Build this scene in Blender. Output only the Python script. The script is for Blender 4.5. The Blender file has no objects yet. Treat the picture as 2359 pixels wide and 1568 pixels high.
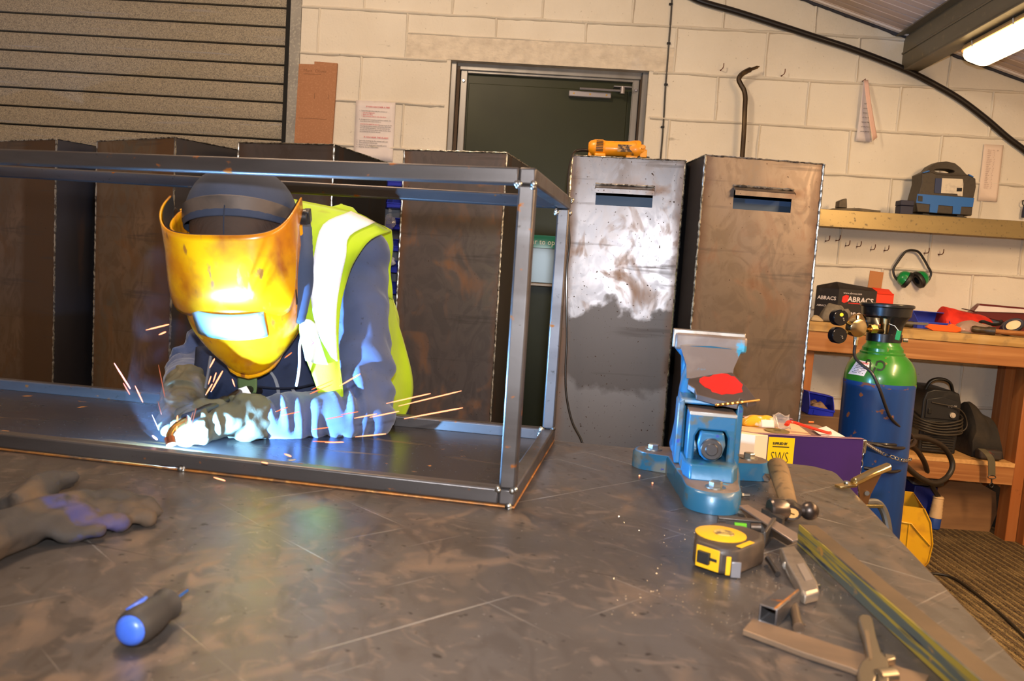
import bpy, bmesh, math, random
from mathutils import Vector as V, Matrix as MX, noise as NZ
random.seed(7)
S = bpy.context.scene
COL = S.collection
PI = math.pi
R = math.radians
# ------------------------------------------------------------------ camera
CH = 1.10; FPX = 1850.0; CP = R(5.0); CR = R(3.7)
_f = V((0, math.cos(CP), -math.sin(CP))); _r0 = V((1, 0, 0)); _u0 = _r0.cross(_f)
_r = math.cos(CR)*_r0 + math.sin(CR)*_u0; _u = -math.sin(CR)*_r0 + math.cos(CR)*_u0
CAMP = V((0, 0, CH))
cd = bpy.data.cameras.new('camera'); cam = bpy.data.objects.new('camera', cd); COL.objects.link(cam)
cam.matrix_world = MX.Translation(CAMP) @ MX((_r, _u, -_f)).transposed().to_4x4()
cd.sensor_width = 23.5; cd.lens = FPX/2359*23.5; cd.clip_start = .02
cd.dof.use_dof = True; cd.dof.focus_distance = 2.5; cd.dof.aperture_fstop = 5.0
S.camera = cam
# ------------------------------------------------------------------ world, exposure, lights
S.view_settings.view_transform = 'Standard'; S.view_settings.look = 'None'
S.view_settings.exposure = 0.0; S.view_settings.gamma = 1.0; S.view_settings.use_curve_mapping = False
wd = bpy.data.worlds.new('world'); S.world = wd; wd.use_nodes = True
wd.node_tree.nodes['Background'].inputs[0].default_value = (.5, .6, .8, 1)
wd.node_tree.nodes['Background'].inputs[1].default_value = 0.05
S.cycles.use_denoising = True; S.cycles.sample_clamp_indirect = 4.0; S.cycles.max_bounces = 7
def light(name, kind, loc, power, col, target=None, **kw):
    d = bpy.data.lights.new(name, kind); d.energy = power; d.color = col
    for k, v in kw.items(): setattr(d, k, v)
    o = bpy.data.objects.new(name, d); COL.objects.link(o); o.location = loc
    if target is not None: o.rotation_euler = (V(target)-V(loc)).to_track_quat('-Z', 'Y').to_euler()
    return o
WARM = (1, .66, .35)
light('flash', 'SPOT', (.01, -.02, CH+.13), 125, (.93, .96, 1), target=(.0, 3, 1.3), spot_size=R(100), spot_blend=.6, shadow_soft_size=.022)
light('tube_lamp', 'AREA', (2.02, 1.35, 2.02), 90, WARM, target=(2.02, 1.6, 0), shape='RECTANGLE', size=.12, size_y=1.3)
light('tube_lamp', 'POINT', (2.2, .1, 2.0), 62, WARM, shadow_soft_size=.12)
light('tube_lamp', 'POINT', (-.7, 1.9, 2.85), 118, (1, .76, .52), shadow_soft_size=.15)
# the welding arc (position filled in once the frame stands)
ARC = light('welding_arc', 'POINT', (-.568, 1.335, .772), 150, (.20, .50, 1), shadow_soft_size=.006)

# ------------------------------------------------------------------ geometry helpers
def ray(px, py): return _f + ((px-1179.5)*_r - (py-784)*_u)/FPX
def G(px, py, z):
    d = ray(px, py); return CAMP + d*((z-CH)/d.z)
def Yp(px, py, y):
    d = ray(px, py); return CAMP + d*(y/d.y)
def frame(o, yaw):                       # local frame: x along, y away, z up
    return MX.Translation(V(o)) @ MX.Rotation(yaw, 4, 'Z')
W0 = 4.15; WF = frame((0, W0, 0), -R(2)); WI = WF.inverted()       # back wall frame; room side is -y
def Wp(px, py, off=0.0):                 # pixel -> point in wall frame, 'off' metres into the room
    a = WI @ CAMP; d = WI.to_3x3() @ ray(px, py); t = (-off-a.y)/d.y; return a + d*t
ZT = .73; TF = frame((.094, 1.764, ZT), -R(9.5)); TI = TF.inverted()   # table frame: origin on the top, far edge
def Tp(px, py, h=0.0): return TI @ G(px, py, ZT+h)

class B:
    def __init__(s): s.bm = bmesh.new()
    def _add(s, vs, fs):
        bv = [s.bm.verts.new(v) for v in vs]
        for f in fs:
            try: s.bm.faces.new([bv[i] for i in f])
            except ValueError: pass
        return bv
    def box(s, x0, x1, y0, y1, z0, z1, mx=None):
        p = [V((x, y, z)) for z in (z0, z1) for y in (y0, y1) for x in (x0, x1)]
        if mx: p = [mx @ q for q in p]
        s._add(p, [(0,2,3,1),(4,5,7,6),(0,1,5,4),(2,6,7,3),(0,4,6,2),(1,3,7,5)]); return s
    def rings(s, rings, cap=True, closed=True):
        n = len(rings[0]); idx = []
        vs = [s.bm.verts.new(p) for r in rings for p in r]
        for i in range(len(rings)-1):
            for j in range(n if closed else n-1):
                k = (j+1) % n
                try: s.bm.faces.new((vs[i*n+j], vs[i*n+k], vs[(i+1)*n+k], vs[(i+1)*n+j]))
                except ValueError: pass
        if cap and closed:
            for q in (vs[:n][::-1], vs[-n:]):
                try: s.bm.faces.new(q)
                except ValueError: pass
        return s
    def tube(s, pts, r, seg=10, cap=True, flat=1.0, up=None):
        pts = [V(p) for p in pts]; n = len(pts)
        rr = r if isinstance(r, (list, tuple)) else [r]*n
        t0 = (pts[1]-pts[0]).normalized(); u = V(up) if up else (V((0,0,1)) if abs(t0.z) < .9 else V((1,0,0)))
        rings = []
        for i in range(n):
            t = (pts[min(i+1, n-1)]-pts[max(i-1, 0)])
            t = t.normalized() if t.length > 1e-9 else t0
            a = t.cross(u)
            if a.length < 1e-5: a = t.orthogonal()
            a.normalize(); b = a.cross(t).normalized(); u = b
            rings.append([pts[i]+rr[i]*(math.cos(q)*a+flat*math.sin(q)*b) for q in [2*PI*k/seg for k in range(seg)]])
        return s.rings(rings, cap)
    def cyl(s, p0, p1, r, seg=20, r1=None): return s.tube([p0, p1], [r, r if r1 is None else r1], seg)
    def lathe(s, prof, seg=32, mx=None, cap=True):   # prof [(r,z)] about z
        rings = [[V((max(r, 1e-5)*math.cos(2*PI*k/seg), max(r, 1e-5)*math.sin(2*PI*k/seg), z)) for k in range(seg)] for r, z in prof]
        if mx: rings = [[mx @ p for p in q] for q in rings]
        return s.rings(rings, cap)
    def prism(s, outline, d0, d1, mx=None):          # outline in x,z; extruded along y
        a = [V((x, d0, z)) for x, z in outline]; b = [V((x, d1, z)) for x, z in outline]
        if mx: a = [mx @ p for p in a]; b = [mx @ p for p in b]
        return s.rings([a, b])
    def ball(s, c, r, seg=12, sc=(1,1,1)):
        m = MX.Translation(V(c)) @ MX.Diagonal((*sc, 1))
        return s.lathe([(r*math.sin(PI*i/(seg//2)), -r*math.cos(PI*i/(seg//2))) for i in range(seg//2+1)], seg, m)
    def grid(s, fn, nu, nv):
        vs = [[s.bm.verts.new(fn(i/nu, j/nv)) for j in range(nv+1)] for i in range(nu+1)]
        for i in range(nu):
            for j in range(nv): s.bm.faces.new((vs[i][j], vs[i+1][j], vs[i+1][j+1], vs[i][j+1]))
        return s

def finish(bm, smooth=True):
    bmesh.ops.remove_doubles(bm, verts=bm.verts, dist=1e-6)
    bmesh.ops.recalc_face_normals(bm, faces=bm.faces)
def obj(name, b, mat, parent=None, mx=None, smooth=35, bevel=0, sub=0, solid=0):
    bm = b.bm if isinstance(b, B) else b
    finish(bm); me = bpy.data.meshes.new(name); bm.to_mesh(me); bm.free()
    o = bpy.data.objects.new(name, me); COL.objects.link(o)
    if mat is not None: me.materials.append(mat)
    if smooth:
        for p in me.polygons: p.use_smooth = True
        me.set_sharp_from_angle(angle=R(smooth))
    if solid:
        m = o.modifiers.new('solid', 'SOLIDIFY'); m.thickness = solid; m.offset = 0
    if bevel:
        m = o.modifiers.new('bevel', 'BEVEL'); m.width = bevel; m.segments = 2; m.limit_method = 'ANGLE'; m.angle_limit = R(40)
    if sub:
        m = o.modifiers.new('sub', 'SUBSURF'); m.levels = sub; m.render_levels = sub
    if mx is not None: o.matrix_world = mx
    if parent is not None:
        o.parent = parent
    return o
def thing(name, label, cat, mx=None, group=None):
    o = bpy.data.objects.new(name, None); COL.objects.link(o); o.empty_display_size = .05
    if mx is not None: o.matrix_world = mx if isinstance(mx, MX) else MX.Translation(V(mx))
    return tag(o, label, cat, group)
def tag(o, label, cat, group=None):
    o['label'] = label; o['category'] = cat
    if group: o['group'] = group
    return o
def struct(o): o['kind'] = 'structure'; return o
def crom(pts, n=8):                                  # Catmull-Rom through points
    P = [V(p) for p in pts]; P = [P[0]*2-P[1]] + P + [P[-1]*2-P[-2]]; out = []
    for i in range(1, len(P)-2):
        for k in range(n):
            t = k/n; a, b, c, d = P[i-1:i+3]
            out.append(.5*((2*b)+(c-a)*t+(2*a-5*b+4*c-d)*t*t+(3*b-a-3*c+d)*t**3))
    out.append(P[-2]); return out
def lerp(a, b, t): return a+(b-a)*t
def text(name, s, size, mat, mx, parent=None, align='LEFT', thick=.0003, sx=1.0, bold=0, label=None, mm=None):
    c = bpy.data.curves.new(name, 'FONT'); c.body = s; c.size = size; c.align_x = align; c.extrude = thick; c.offset = bold
    c.resolution_u = 2
    t = bpy.data.objects.new(name, c); COL.objects.link(t)
    dg = bpy.context.evaluated_depsgraph_get()
    me = bpy.data.meshes.new_from_object(t.evaluated_get(dg)); COL.objects.unlink(t); bpy.data.objects.remove(t)
    me.transform(MX.Diagonal((sx, 1, 1, 1)))
    me.materials.clear(); me.materials.append(mat)
    o = bpy.data.objects.new(name, me); COL.objects.link(o); o.matrix_world = mx
    if parent is not None: o.parent = parent
    if label: o['label'] = label
    return o
FACE = MX.Rotation(PI/2, 4, 'X')                    # text facing -y

# ------------------------------------------------------------------ material helper
def lin(c):
    return tuple(((v/255)/12.92 if v/255 <= .04045 else ((v/255+.055)/1.055)**2.4) for v in c) + (1,)
MC = {}
def M(name, col, rough=.5, metal=0.0, var=(), bump=None, coat=0, emit=0, emitcol=None, trans=0, spec=.5, alpha=1, aniso=0, ior=1.45, sheen=0):
    """var: (kind, scale, lo, hi, colour, roughness or None[, distortion]) mixed over the base in turn"""
    if name in MC: return MC[name]
    m = bpy.data.materials.new(name); MC[name] = m; m.use_nodes = True
    nt = m.node_tree; N = nt.nodes; L = nt.links; bs = N['Principled BSDF']
    def tex(kind, scale, dist=0, detail=5):
        mp = N.new('ShaderNodeMapping'); L.new(tc.outputs['Object'], mp.inputs[0])
        if isinstance(scale, (tuple, list)) and len(scale) == 4:      # (sx, sy, sz, turn about z in degrees)
            m2 = N.new('ShaderNodeMapping'); L.new(tc.outputs['Object'], m2.inputs[0]); m2.inputs['Rotation'].default_value = (0, 0, R(scale[3]))
            L.new(m2.outputs[0], mp.inputs[0]); mp.inputs['Scale'].default_value = scale[:3]
        elif isinstance(scale, (tuple, list)): mp.inputs['Scale'].default_value = scale
        else: mp.inputs['Scale'].default_value = (scale,)*3
        if kind == 'noise':
            t = N.new('ShaderNodeTexNoise'); t.inputs['Scale'].default_value = 1; t.inputs['Detail'].default_value = detail; t.inputs['Distortion'].default_value = dist; out = t.outputs[0]
        elif kind == 'voro':
            t = N.new('ShaderNodeTexVoronoi'); t.inputs['Scale'].default_value = 1; out = t.outputs['Distance']
        elif kind == 'vedge':
            t = N.new('ShaderNodeTexVoronoi'); t.feature = 'DISTANCE_TO_EDGE'; t.inputs['Scale'].default_value = 1; out = t.outputs['Distance']
        elif kind == 'wave':
            t = N.new('ShaderNodeTexWave'); t.inputs['Scale'].default_value = 1; t.inputs['Distortion'].default_value = dist; t.inputs['Detail'].default_value = 2; out = t.outputs['Fac']
        elif kind in ('gx', 'gy', 'gz'):
            t = N.new('ShaderNodeSeparateXYZ'); out = t.outputs['xyz'.index(kind[1])]
        elif kind in ('xn', 'zn'):                                 # a coordinate with a ragged, noisy edge
            t = N.new('ShaderNodeSeparateXYZ'); n2 = N.new('ShaderNodeTexNoise'); n2.inputs['Scale'].default_value = 9; n2.inputs['Detail'].default_value = 7
            L.new(mp.outputs[0], n2.inputs['Vector']); ml = N.new('ShaderNodeMath'); ml.operation = 'MULTIPLY_ADD'; L.new(n2.outputs[0], ml.inputs[0])
            ml.inputs[1].default_value = .22 if kind == 'zn' else .05; L.new(t.outputs['XZ'.index(kind[0].upper())*2], ml.inputs[2]); out = ml.outputs[0]
        L.new(mp.outputs[0], t.inputs[0] if kind != 'noise' else t.inputs['Vector']); return out
    tc = N.new('ShaderNodeTexCoord')
    cc = None; rc = None; base = lin(col)
    for v in var:
        kind, scale, lo, hi, c2, r2 = v[:6]; dist = v[6] if len(v) > 6 else 0
        mr = N.new('ShaderNodeMapRange'); mr.inputs[1].default_value = lo; mr.inputs[2].default_value = hi
        L.new(tex(kind, scale, dist), mr.inputs[0]); mr.clamp = True
        if c2 is not None:
            mx = N.new('ShaderNodeMix'); mx.data_type = 'RGBA'; L.new(mr.outputs[0], mx.inputs[0])
            if cc is None: mx.inputs[6].default_value = base
            else: L.new(cc, mx.inputs[6])
            mx.inputs[7].default_value = lin(c2); cc = mx.outputs[2]
        if r2 is not None:
            mf = N.new('ShaderNodeMix'); mf.data_type = 'FLOAT'; L.new(mr.outputs[0], mf.inputs[0])
            if rc is None: mf.inputs[2].default_value = rough
            else: L.new(rc, mf.inputs[2])
            mf.inputs[3].default_value = r2; rc = mf.outputs[0]
    bs.inputs['Base Color'].default_value = base
    if cc is not None: L.new(cc, bs.inputs['Base Color'])
    bs.inputs['Roughness'].default_value = rough
    if rc is not None: L.new(rc, bs.inputs['Roughness'])
    bs.inputs['Metallic'].default_value = metal; bs.inputs['IOR'].default_value = ior
    bs.inputs['Specular IOR Level'].default_value = spec
    bs.inputs['Coat Weight'].default_value = coat; bs.inputs['Coat Roughness'].default_value = .12
    bs.inputs['Transmission Weight'].default_value = trans; bs.inputs['Alpha'].default_value = alpha
    bs.inputs['Anisotropic'].default_value = aniso
    bs.inputs['Sheen Weight'].default_value = sheen
    if emit:
        bs.inputs['Emission Color'].default_value = lin(emitcol or col); bs.inputs['Emission Strength'].default_value = emit
    if bump:
        bb = None
        for kind, scale, stren, dist in (bump if isinstance(bump, list) else [bump]):
            bp = N.new('ShaderNodeBump'); bp.inputs['Strength'].default_value = stren; bp.inputs['Distance'].default_value = dist
            L.new(tex(kind, scale), bp.inputs['Height'])
            if bb is not None: L.new(bb, bp.inputs['Normal'])
            bb = bp.outputs[0]
        L.new(bb, bs.inputs['Normal'])
    return m

steel = M('mild_steel', (118,112,108), .38, .75, [('noise', 9, .45, .7, (92,80,70), .5), ('noise', 40, .62, .72, (120,72,38), .7)], bump=('noise', 120, .08, .002))
bead = M('weld_bead', (190,190,185), .3, 1.0, [('noise', 60, .45, .6, (90,85,80), .5)], bump=('noise', 250, .4, .002))
chrome = M('chrome', (215,215,215), .14, 1)
zinc = M('zinc_plated', (190,188,180), .3, 1, [('noise', 30, .4, .7, (140,138,132), .45)])
black_rubber = M('black_rubber', (22,21,20), .45, 0, bump=('noise', 200, .05, .001))
black_plastic = M('black_plastic', (26,26,28), .4, 0, [('noise', 25, .5, .8, (48,44,40), .55)])
paper = M('paper', (225,215,212), .8, 0, [('noise', 8, .4, .8, (205,196,195), .8)])
ink = M('black_ink', (30,28,30), .8)
red_ink = M('red_ink', (200,30,45), .8)
# ================================================================== room shell
wallm = M('painted_blockwork', (222,214,200), .75, 0, [('noise', 2.2, .35, .75, (208,198,182), .8), ('noise', 70, .66, .76, (170,160,145), .9), ('noise', (6,6,14), .70, .78, (150,142,130), .9)],
          bump=[('noise', 90, .35, .004), ('noise', 14, .3, .01)])
b = B()
OX0, OX1, OZ1 = -.40, .60, 2.14           # door opening
SX = -1.17                                # right edge of the shutter opening
def wallbox(x0, x1, z0, z1): b.box(x0, x1, 0, .22, z0, z1)
wallbox(SX, OX0, 0, 3.6); wallbox(OX1, 4.2, 0, 3.6); wallbox(OX0, OX1, OZ1, 3.6); wallbox(-4.6, SX, 2.9, 3.6); wallbox(-4.6, -3.1, 0, 2.9)
rows = [.105+.225*k for k in range(15)]
def bead_line(p, q, r):                   # raised, slightly wandering mortar smear, half sunk in the wall
    n = max(2, int((V(q)-V(p)).length/.035)); pts = []; rad = []
    for i in range(n+1):
        t = i/n; c = V(p).lerp(V(q), t); w = NZ.noise(c*7)*.004
        if abs(p[2]-q[2]) < .01: c.z += w
        else: c.x += w
        c.y = .001; pts.append(c); rad.append(r*(1+.5*NZ.noise(c*19)))
    b.tube(pts, rad, 8, flat=.62)
for k, z in enumerate(rows):
    segs = [(SX, 4.1)]
    if z < OZ1+.02: segs = [(SX, OX0-.02), (OX1+.02, 4.1)] if z < 2.0 else [(SX, -.42), (.62, 4.1)]
    for a, c in segs: bead_line((a, 0, z), (c, 0, z), .0125)
    x = -1.08 + (.225 if (k % 2 == 0) else 0) - .45*2
    z2 = z+.225
    while x < 4.0:
        inside = OX0-.03 < x < OX1+.03
        low = z
        if z < 2.2 < z2+.1 and -.62 < x < .70: low = 2.255
        if x > SX+.05 and not (inside and z2 < 2.2):
            bead_line((x, 0, low), (x, 0, z2-.004), .0105)
        x += .45
bead_line((-.63, 0, 2.255), (.72, 0, 2.252), .008)
wall = struct(obj('wall_back', b, wallm, mx=WF, smooth=60))
# rough concrete lintel over the door
lm = M('rough_lintel', (216,204,186), .85, 0, [('noise', 20, .4, .7, (196,184,168), .9)], bump=[('noise', (18,18,40), .8, .012), ('noise', 60, .5, .006)])
struct(obj('trim_1', B().box(-.63, .72, -.004, .2, 2.135, 2.25), lm, mx=WF))
sidem = M('painted_side_wall', (214,205,190), .8, 0, [('noise', 2, .4, .7, (190,180,165), .8)], bump=('noise', 60, .3, .004))
struct(obj('wall_left', B().box(-3.4, -3.2, -3.2, 4.5, 0, 3.6), sidem))
struct(obj('wall_right', B().box(3.6, 3.8, -3.2, 4.3, 0, 2.2), sidem))
struct(obj('wall_front', B().box(-3.4, 3.8, -3.2, -3.0, 0, 3.6), sidem))
# carpet floor with ribs
cm = M('ribbed_carpet', (128,106,66), .95, 0, [('wave', (9,5.5,1), .3, .7, (84,64,38), .95, 1.2), ('noise', 60, .5, .72, (60,46,28), .95), ('noise', 6, .5, .75, (140,116,76), .95), ('noise', 150, .62, .7, (165,145,105), .9)], bump=[('wave', (9,5.5,1), .8, .03), ('noise', 120, .8, .01)])
struct(obj('floor', B().box(-3.3, 3.7, -3.1, 4.3, -.1, 0), cm))
# sloping ribbed ceiling
CA = R(16.7)
def ceil_z(u): return 2.52-.30*(u-1.362)
cmx = WF @ MX.Translation(V((1.362, 0, 2.52))) @ MX.Rotation(CA, 4, 'Y')
cb = B(); y = 0.0
cb.box(-5.0, 3.0, -7.2, .2, .004, .06)
while y > -7.0:
    cb.box(-4.9, 2.9, y-.100, y-.006, -.004, .01); cb.box(-4.9, 2.9, y-.056, y-.050, -.007, .0); y -= .106
ceilm = M('cream_roof_liner', (205,186,172), .6, 0, [('noise', 3, .4, .7, (190,170,156), .6)])
struct(obj('ceiling', cb, ceilm, mx=cmx))
gapm = M('dark_foam_gap', (58,58,66), .9, 0, bump=('noise', 60, .8, .01))
gb = B(); pts = [V((u, -.012+.004*NZ.noise(V((u*30, 0, 0))), ceil_z(u)-.012+.006*NZ.noise(V((u*25, 1, 0))))) for u in [1.0+.02*i for i in range(80)]]
gb.tube(pts, .011, 6); struct(obj('trim_2', gb, gapm, mx=WF))
tb = B(); tb.box(-4.9, 3, -.05, -.03, -.016, 0); struct(obj('trim_3', tb, M('pale_edge_trim', (215,205,200), .5), mx=cmx))

# steel purlin running out of the wall
pm = M('olive_steel_beam', (104,96,78), .45, .3, [('noise', (5,1,5), .4, .7, (84,76,60), .5), ('noise', 30, .6, .75, (130,118,90), .5)])
bb = B(); u0 = 1.835; zt_, zb_ = 2.372, 2.205
bb.box(u0, u0+.012, -5.5, 0, zb_, zt_); bb.box(u0-.045, u0+.012, -5.5, 0, zt_-.006, zt_); bb.box(u0, u0+.085, -5.5, 0, zb_-.004, zb_+.008)
bb.box(u0+.075, u0+.085, -5.5, 0, zb_, zb_+.022); bb.box(u0-.006, u0, -5.5, 0, zb_+.075, zb_+.085)
struct(obj('trim_4', bb, pm, mx=WF, bevel=.003))

# ------------------------------------------------------------------ roller shutter
galv = M('galvanised_slat', (182,172,152), .5, .3, [('voro', 160, .2, .5, (158,148,130), .5), ('noise', 220, .5, .6, (126,120,110), .55), ('noise', (2,2,60), .6, .75, (150,150,155), .4)], bump=('noise', 200, .06, .001))
shutter = thing('roller_shutter', 'galvanised grey roller shutter of wide horizontal slats, closed, on the left', 'roller shutter', WF)
z = 2.2585-.0945*24
k = 0
darkgap = M('black_gap_rubber', (14,13,13), .8)
while z < 2.95:
    prof = [(.016, z+.0035), (.002, z+.0055), (.0, z+.012), (-.001, z+.05), (.0, z+.084), (.002, z+.0895), (.016, z+.0915)]
    if z > -.05:
        r0 = [V((-3.1, .03+a, c)) for a, c in prof]; r1 = [V((-1.243, .03+a, c)) for a, c in prof]
        r0 += [V((-3.1, .06, prof[-1][1])), V((-3.1, .06, prof[0][1]))]; r1 += [V((-1.243, .06, prof[-1][1])), V((-1.243, .06, prof[0][1]))]
        if z > 1.2: obj("slat", B().rings([r0, r1]), galv, shutter, MX())
    z += .0945
obj('hinge_rubber', B().box(-3.1, -1.243, .05, .09, 0, 2.95), darkgap, shutter, MX())
obj('guide_channel', B().box(-1.250, -1.228, .0, .08, 0, 2.95), darkgap, shutter, MX())['label'] = 'black side guide'
pl = M('grey_galvanised_plate', (158,156,150), .5, .5, [('noise', 6, .4, .7, (138,136,132), .5), ('noise', 90, .5, .65, (172,168,160), .5)])
obj('guide_plate', B().box(-1.228, -1.172, -.003, .07, 0, 2.95), pl, shutter, MX(), bevel=.002)['label'] = 'grey galvanised side plate'
for i in range(9): pass
# ================================================================== welding table
tabm = M('table_steel', (112,106,103), .30, .68,
   [('noise', (2.2,3,2), .36, .66, (94,86,80), .42), ('noise', (9,5,5,30), .54, .70, (128,110,96), .46, 1.2), ('noise', (26,10,5,-20), .48, .64, (96,88,83), .34, 1.5), ('noise', (16,22,5,15), .56, .68, (126,112,102), .36, 2), ('noise', 60, .66, .74, (62,56,52), .5),
    ('noise', (2.5,130,1,35), .67, .72, (170,162,154), .22), ('noise', (3,150,1,-50), .67, .72, (176,168,160), .22), ('noise', (2,110,1,8), .70, .75, (60,52,48), .5), ('noise', 170, .70, .76, (170,165,160), .3)],
   bump=[('noise', 45, .06, .003), ('noise', (3,90,3), .05, .002)])
TL = thing('welding_table', 'large dark steel-topped welding bench in the foreground carrying the work and tools', 'workbench', frame((TF.translation.x, TF.translation.y, 0), -R(9.5)))
RX = .602
def rr_outline(x0, x1, y0, y1, r, ch):
    o = [(x0, y0), (x1, y0)]
    o += [(x1, y1-ch*1.5), (x1-.004, y1-ch), (x1-ch, y1-.004), (x1-ch*1.6, y1)]
    return o+[(x0, y1)]
ob = B(); o2 = rr_outline(-2.35, RX, -1.42, 0, .02, .035)
ob.rings([[V((x, y, ZT-.012)) for x, y in o2], [V((x, y, ZT)) for x, y in o2]])
obj('table_top', ob, tabm, TL, MX(), bevel=.002)
lb = B(); lb.box(-2.3, .56, -.09, -.03, ZT-.092, ZT-.012); obj('apron', lb, steel, TL, MX(), bevel=.003)
lb = B(); lb.box(.50, .56, -1.38, -.09, ZT-.092, ZT-.012); obj('apron', lb, steel, TL, MX(), bevel=.003)
lb = B(); lb.box(-2.3, .50, -1.38, -1.32, ZT-.092, ZT-.012); obj('apron', lb, steel, TL, MX(), bevel=.003)
for x in (-2.28, .48):
    for y in (-1.37, -.11): obj('leg', B().box(x, x+.075, y, y+.075, 0, ZT-.092), steel, TL, MX(), bevel=.004)
# ================================================================== welded frame (square tube), local to the table frame
railm = M('rail_steel', (104,100,100), .40, .75, [('noise', (2,12,12), .42, .68, (80,74,72), .44), ('noise', (38,60,60), .66, .72, (150,88,34), .7), ('noise', 90, .66, .74, (70,64,60), .5)], bump=('noise', 140, .06, .001))
rustm = M('rusty_edge_steel', (176,112,52), .5, .5, [('noise', 18, .4, .65, (110,82,58), .55), ('noise', 50, .55, .7, (208,150,84), .4)])
FR = thing('steel_tube_cage', 'long box-shaped frame of welded square steel tube lying on the bench', 'steel frame', TF)
T = .026; FX1 = .016; FX0 = -2.02; FY0 = -.545; FY1 = -.012; FH = .525
def rail(name, *a, mat=railm): 
    q = B().box(*a)
    for v in q.bm.verts:                                           # the real frame is a little out of true
        k = v.co.z/.525; f = (v.co.y+.545)/.533; x = v.co.x
        v.co.z += k*lerp(x/.93*.007, .009+(-x)*.003, f); v.co.y += -f*.040*max(0, -x)/1.25
    return obj(name, q, mat, FR, MX(), bevel=.0035)
H0 = .004
rail('bottom_rail', FX0, FX1-T, FY0, FY0+T, H0, H0+T); rail('bottom_rail', FX0, FX1-T, FY1-T, FY1, H0, H0+T)
rail('bottom_rail', FX1-T, FX1, FY0, FY1, H0, H0+T); rail('bottom_rail', FX0-T, FX0, FY0, FY1, H0, H0+T)
rail('top_rail', FX0, FX1-T, FY0, FY0+T, FH-T, FH); rail('top_rail', FX0, FX1-T, FY1-T, FY1, FH-T, FH)
rail('top_rail', FX1-T, FX1, FY0, FY1, FH-T, FH); rail('top_rail', FX0-T, FX0, FY0, FY1, FH-T, FH)
for x in (FX0-T, FX1-T):
    for y in (FY0, FY1-T): rail('post', x, x+T, y, y+T, H0+T, FH-T)
rail('sheet_bottom', FX0-T, FX1+.001, FY0-.001, FY1, 0, H0, mat=rustm)['label'] = 'rust-edged sheet under the rails'
platem = M('blued_sheet', (92,86,84), .26, .8, [('noise', (2,5,2), .42, .7, (78,66,60), .32), ('noise', (1.2,9,2), .60, .70, (146,112,66), .5, 2.5), ('noise', (26,30,20), .68, .73, (196,128,56), .7), ('noise', 200, .70, .75, (120,160,190), .3)], bump=('noise', 60, .03, .002))
rail('floor_sheet', FX0, FX1-T, FY0+T, FY1-T, H0, H0+.0025, mat=platem)['label'] = 'dark sheet steel floor spotted with rust'
def blob(pts, r=.0062, parent=FR):
    for p in pts:
        q = B()
        for i in range(4): q.ball(V(p)+V((random.uniform(-1,1), random.uniform(-1,1), random.uniform(-1,1)))*.0028, r*random.uniform(.6,.9), 10)
        obj('tack_weld', q, bead, parent, MX())
blob([(FX1-T, FY0, H0+T), (FX1-.002, FY0, H0+T), (FX1-.008, FY0-.001, .003), (FX1-T, FY0, FH-T), (FX1-.003, FY0, FH-T), (FX1-T, FY1-T, H0+T), (FX1-T-.004, FY1-T, H0+T*.5), (FX1-.004, FY1-T, H0+T), (FX1-T, FY1-T-.001, FH-T), (FX1, FY1-.01, FH-T), (Tp(430,1080).x, FY0, .003), (FX1-.001, FY1-.004, FH)])
obj('rod_offcut', B().tube([V((FX1-T-.016, FY0+.03, .012)), V((FX1-T-.002, FY0+.16, .012))], .0035, 6), rustm, FR, MX())['label'] = 'thin rusty strip against the end rail'

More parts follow.
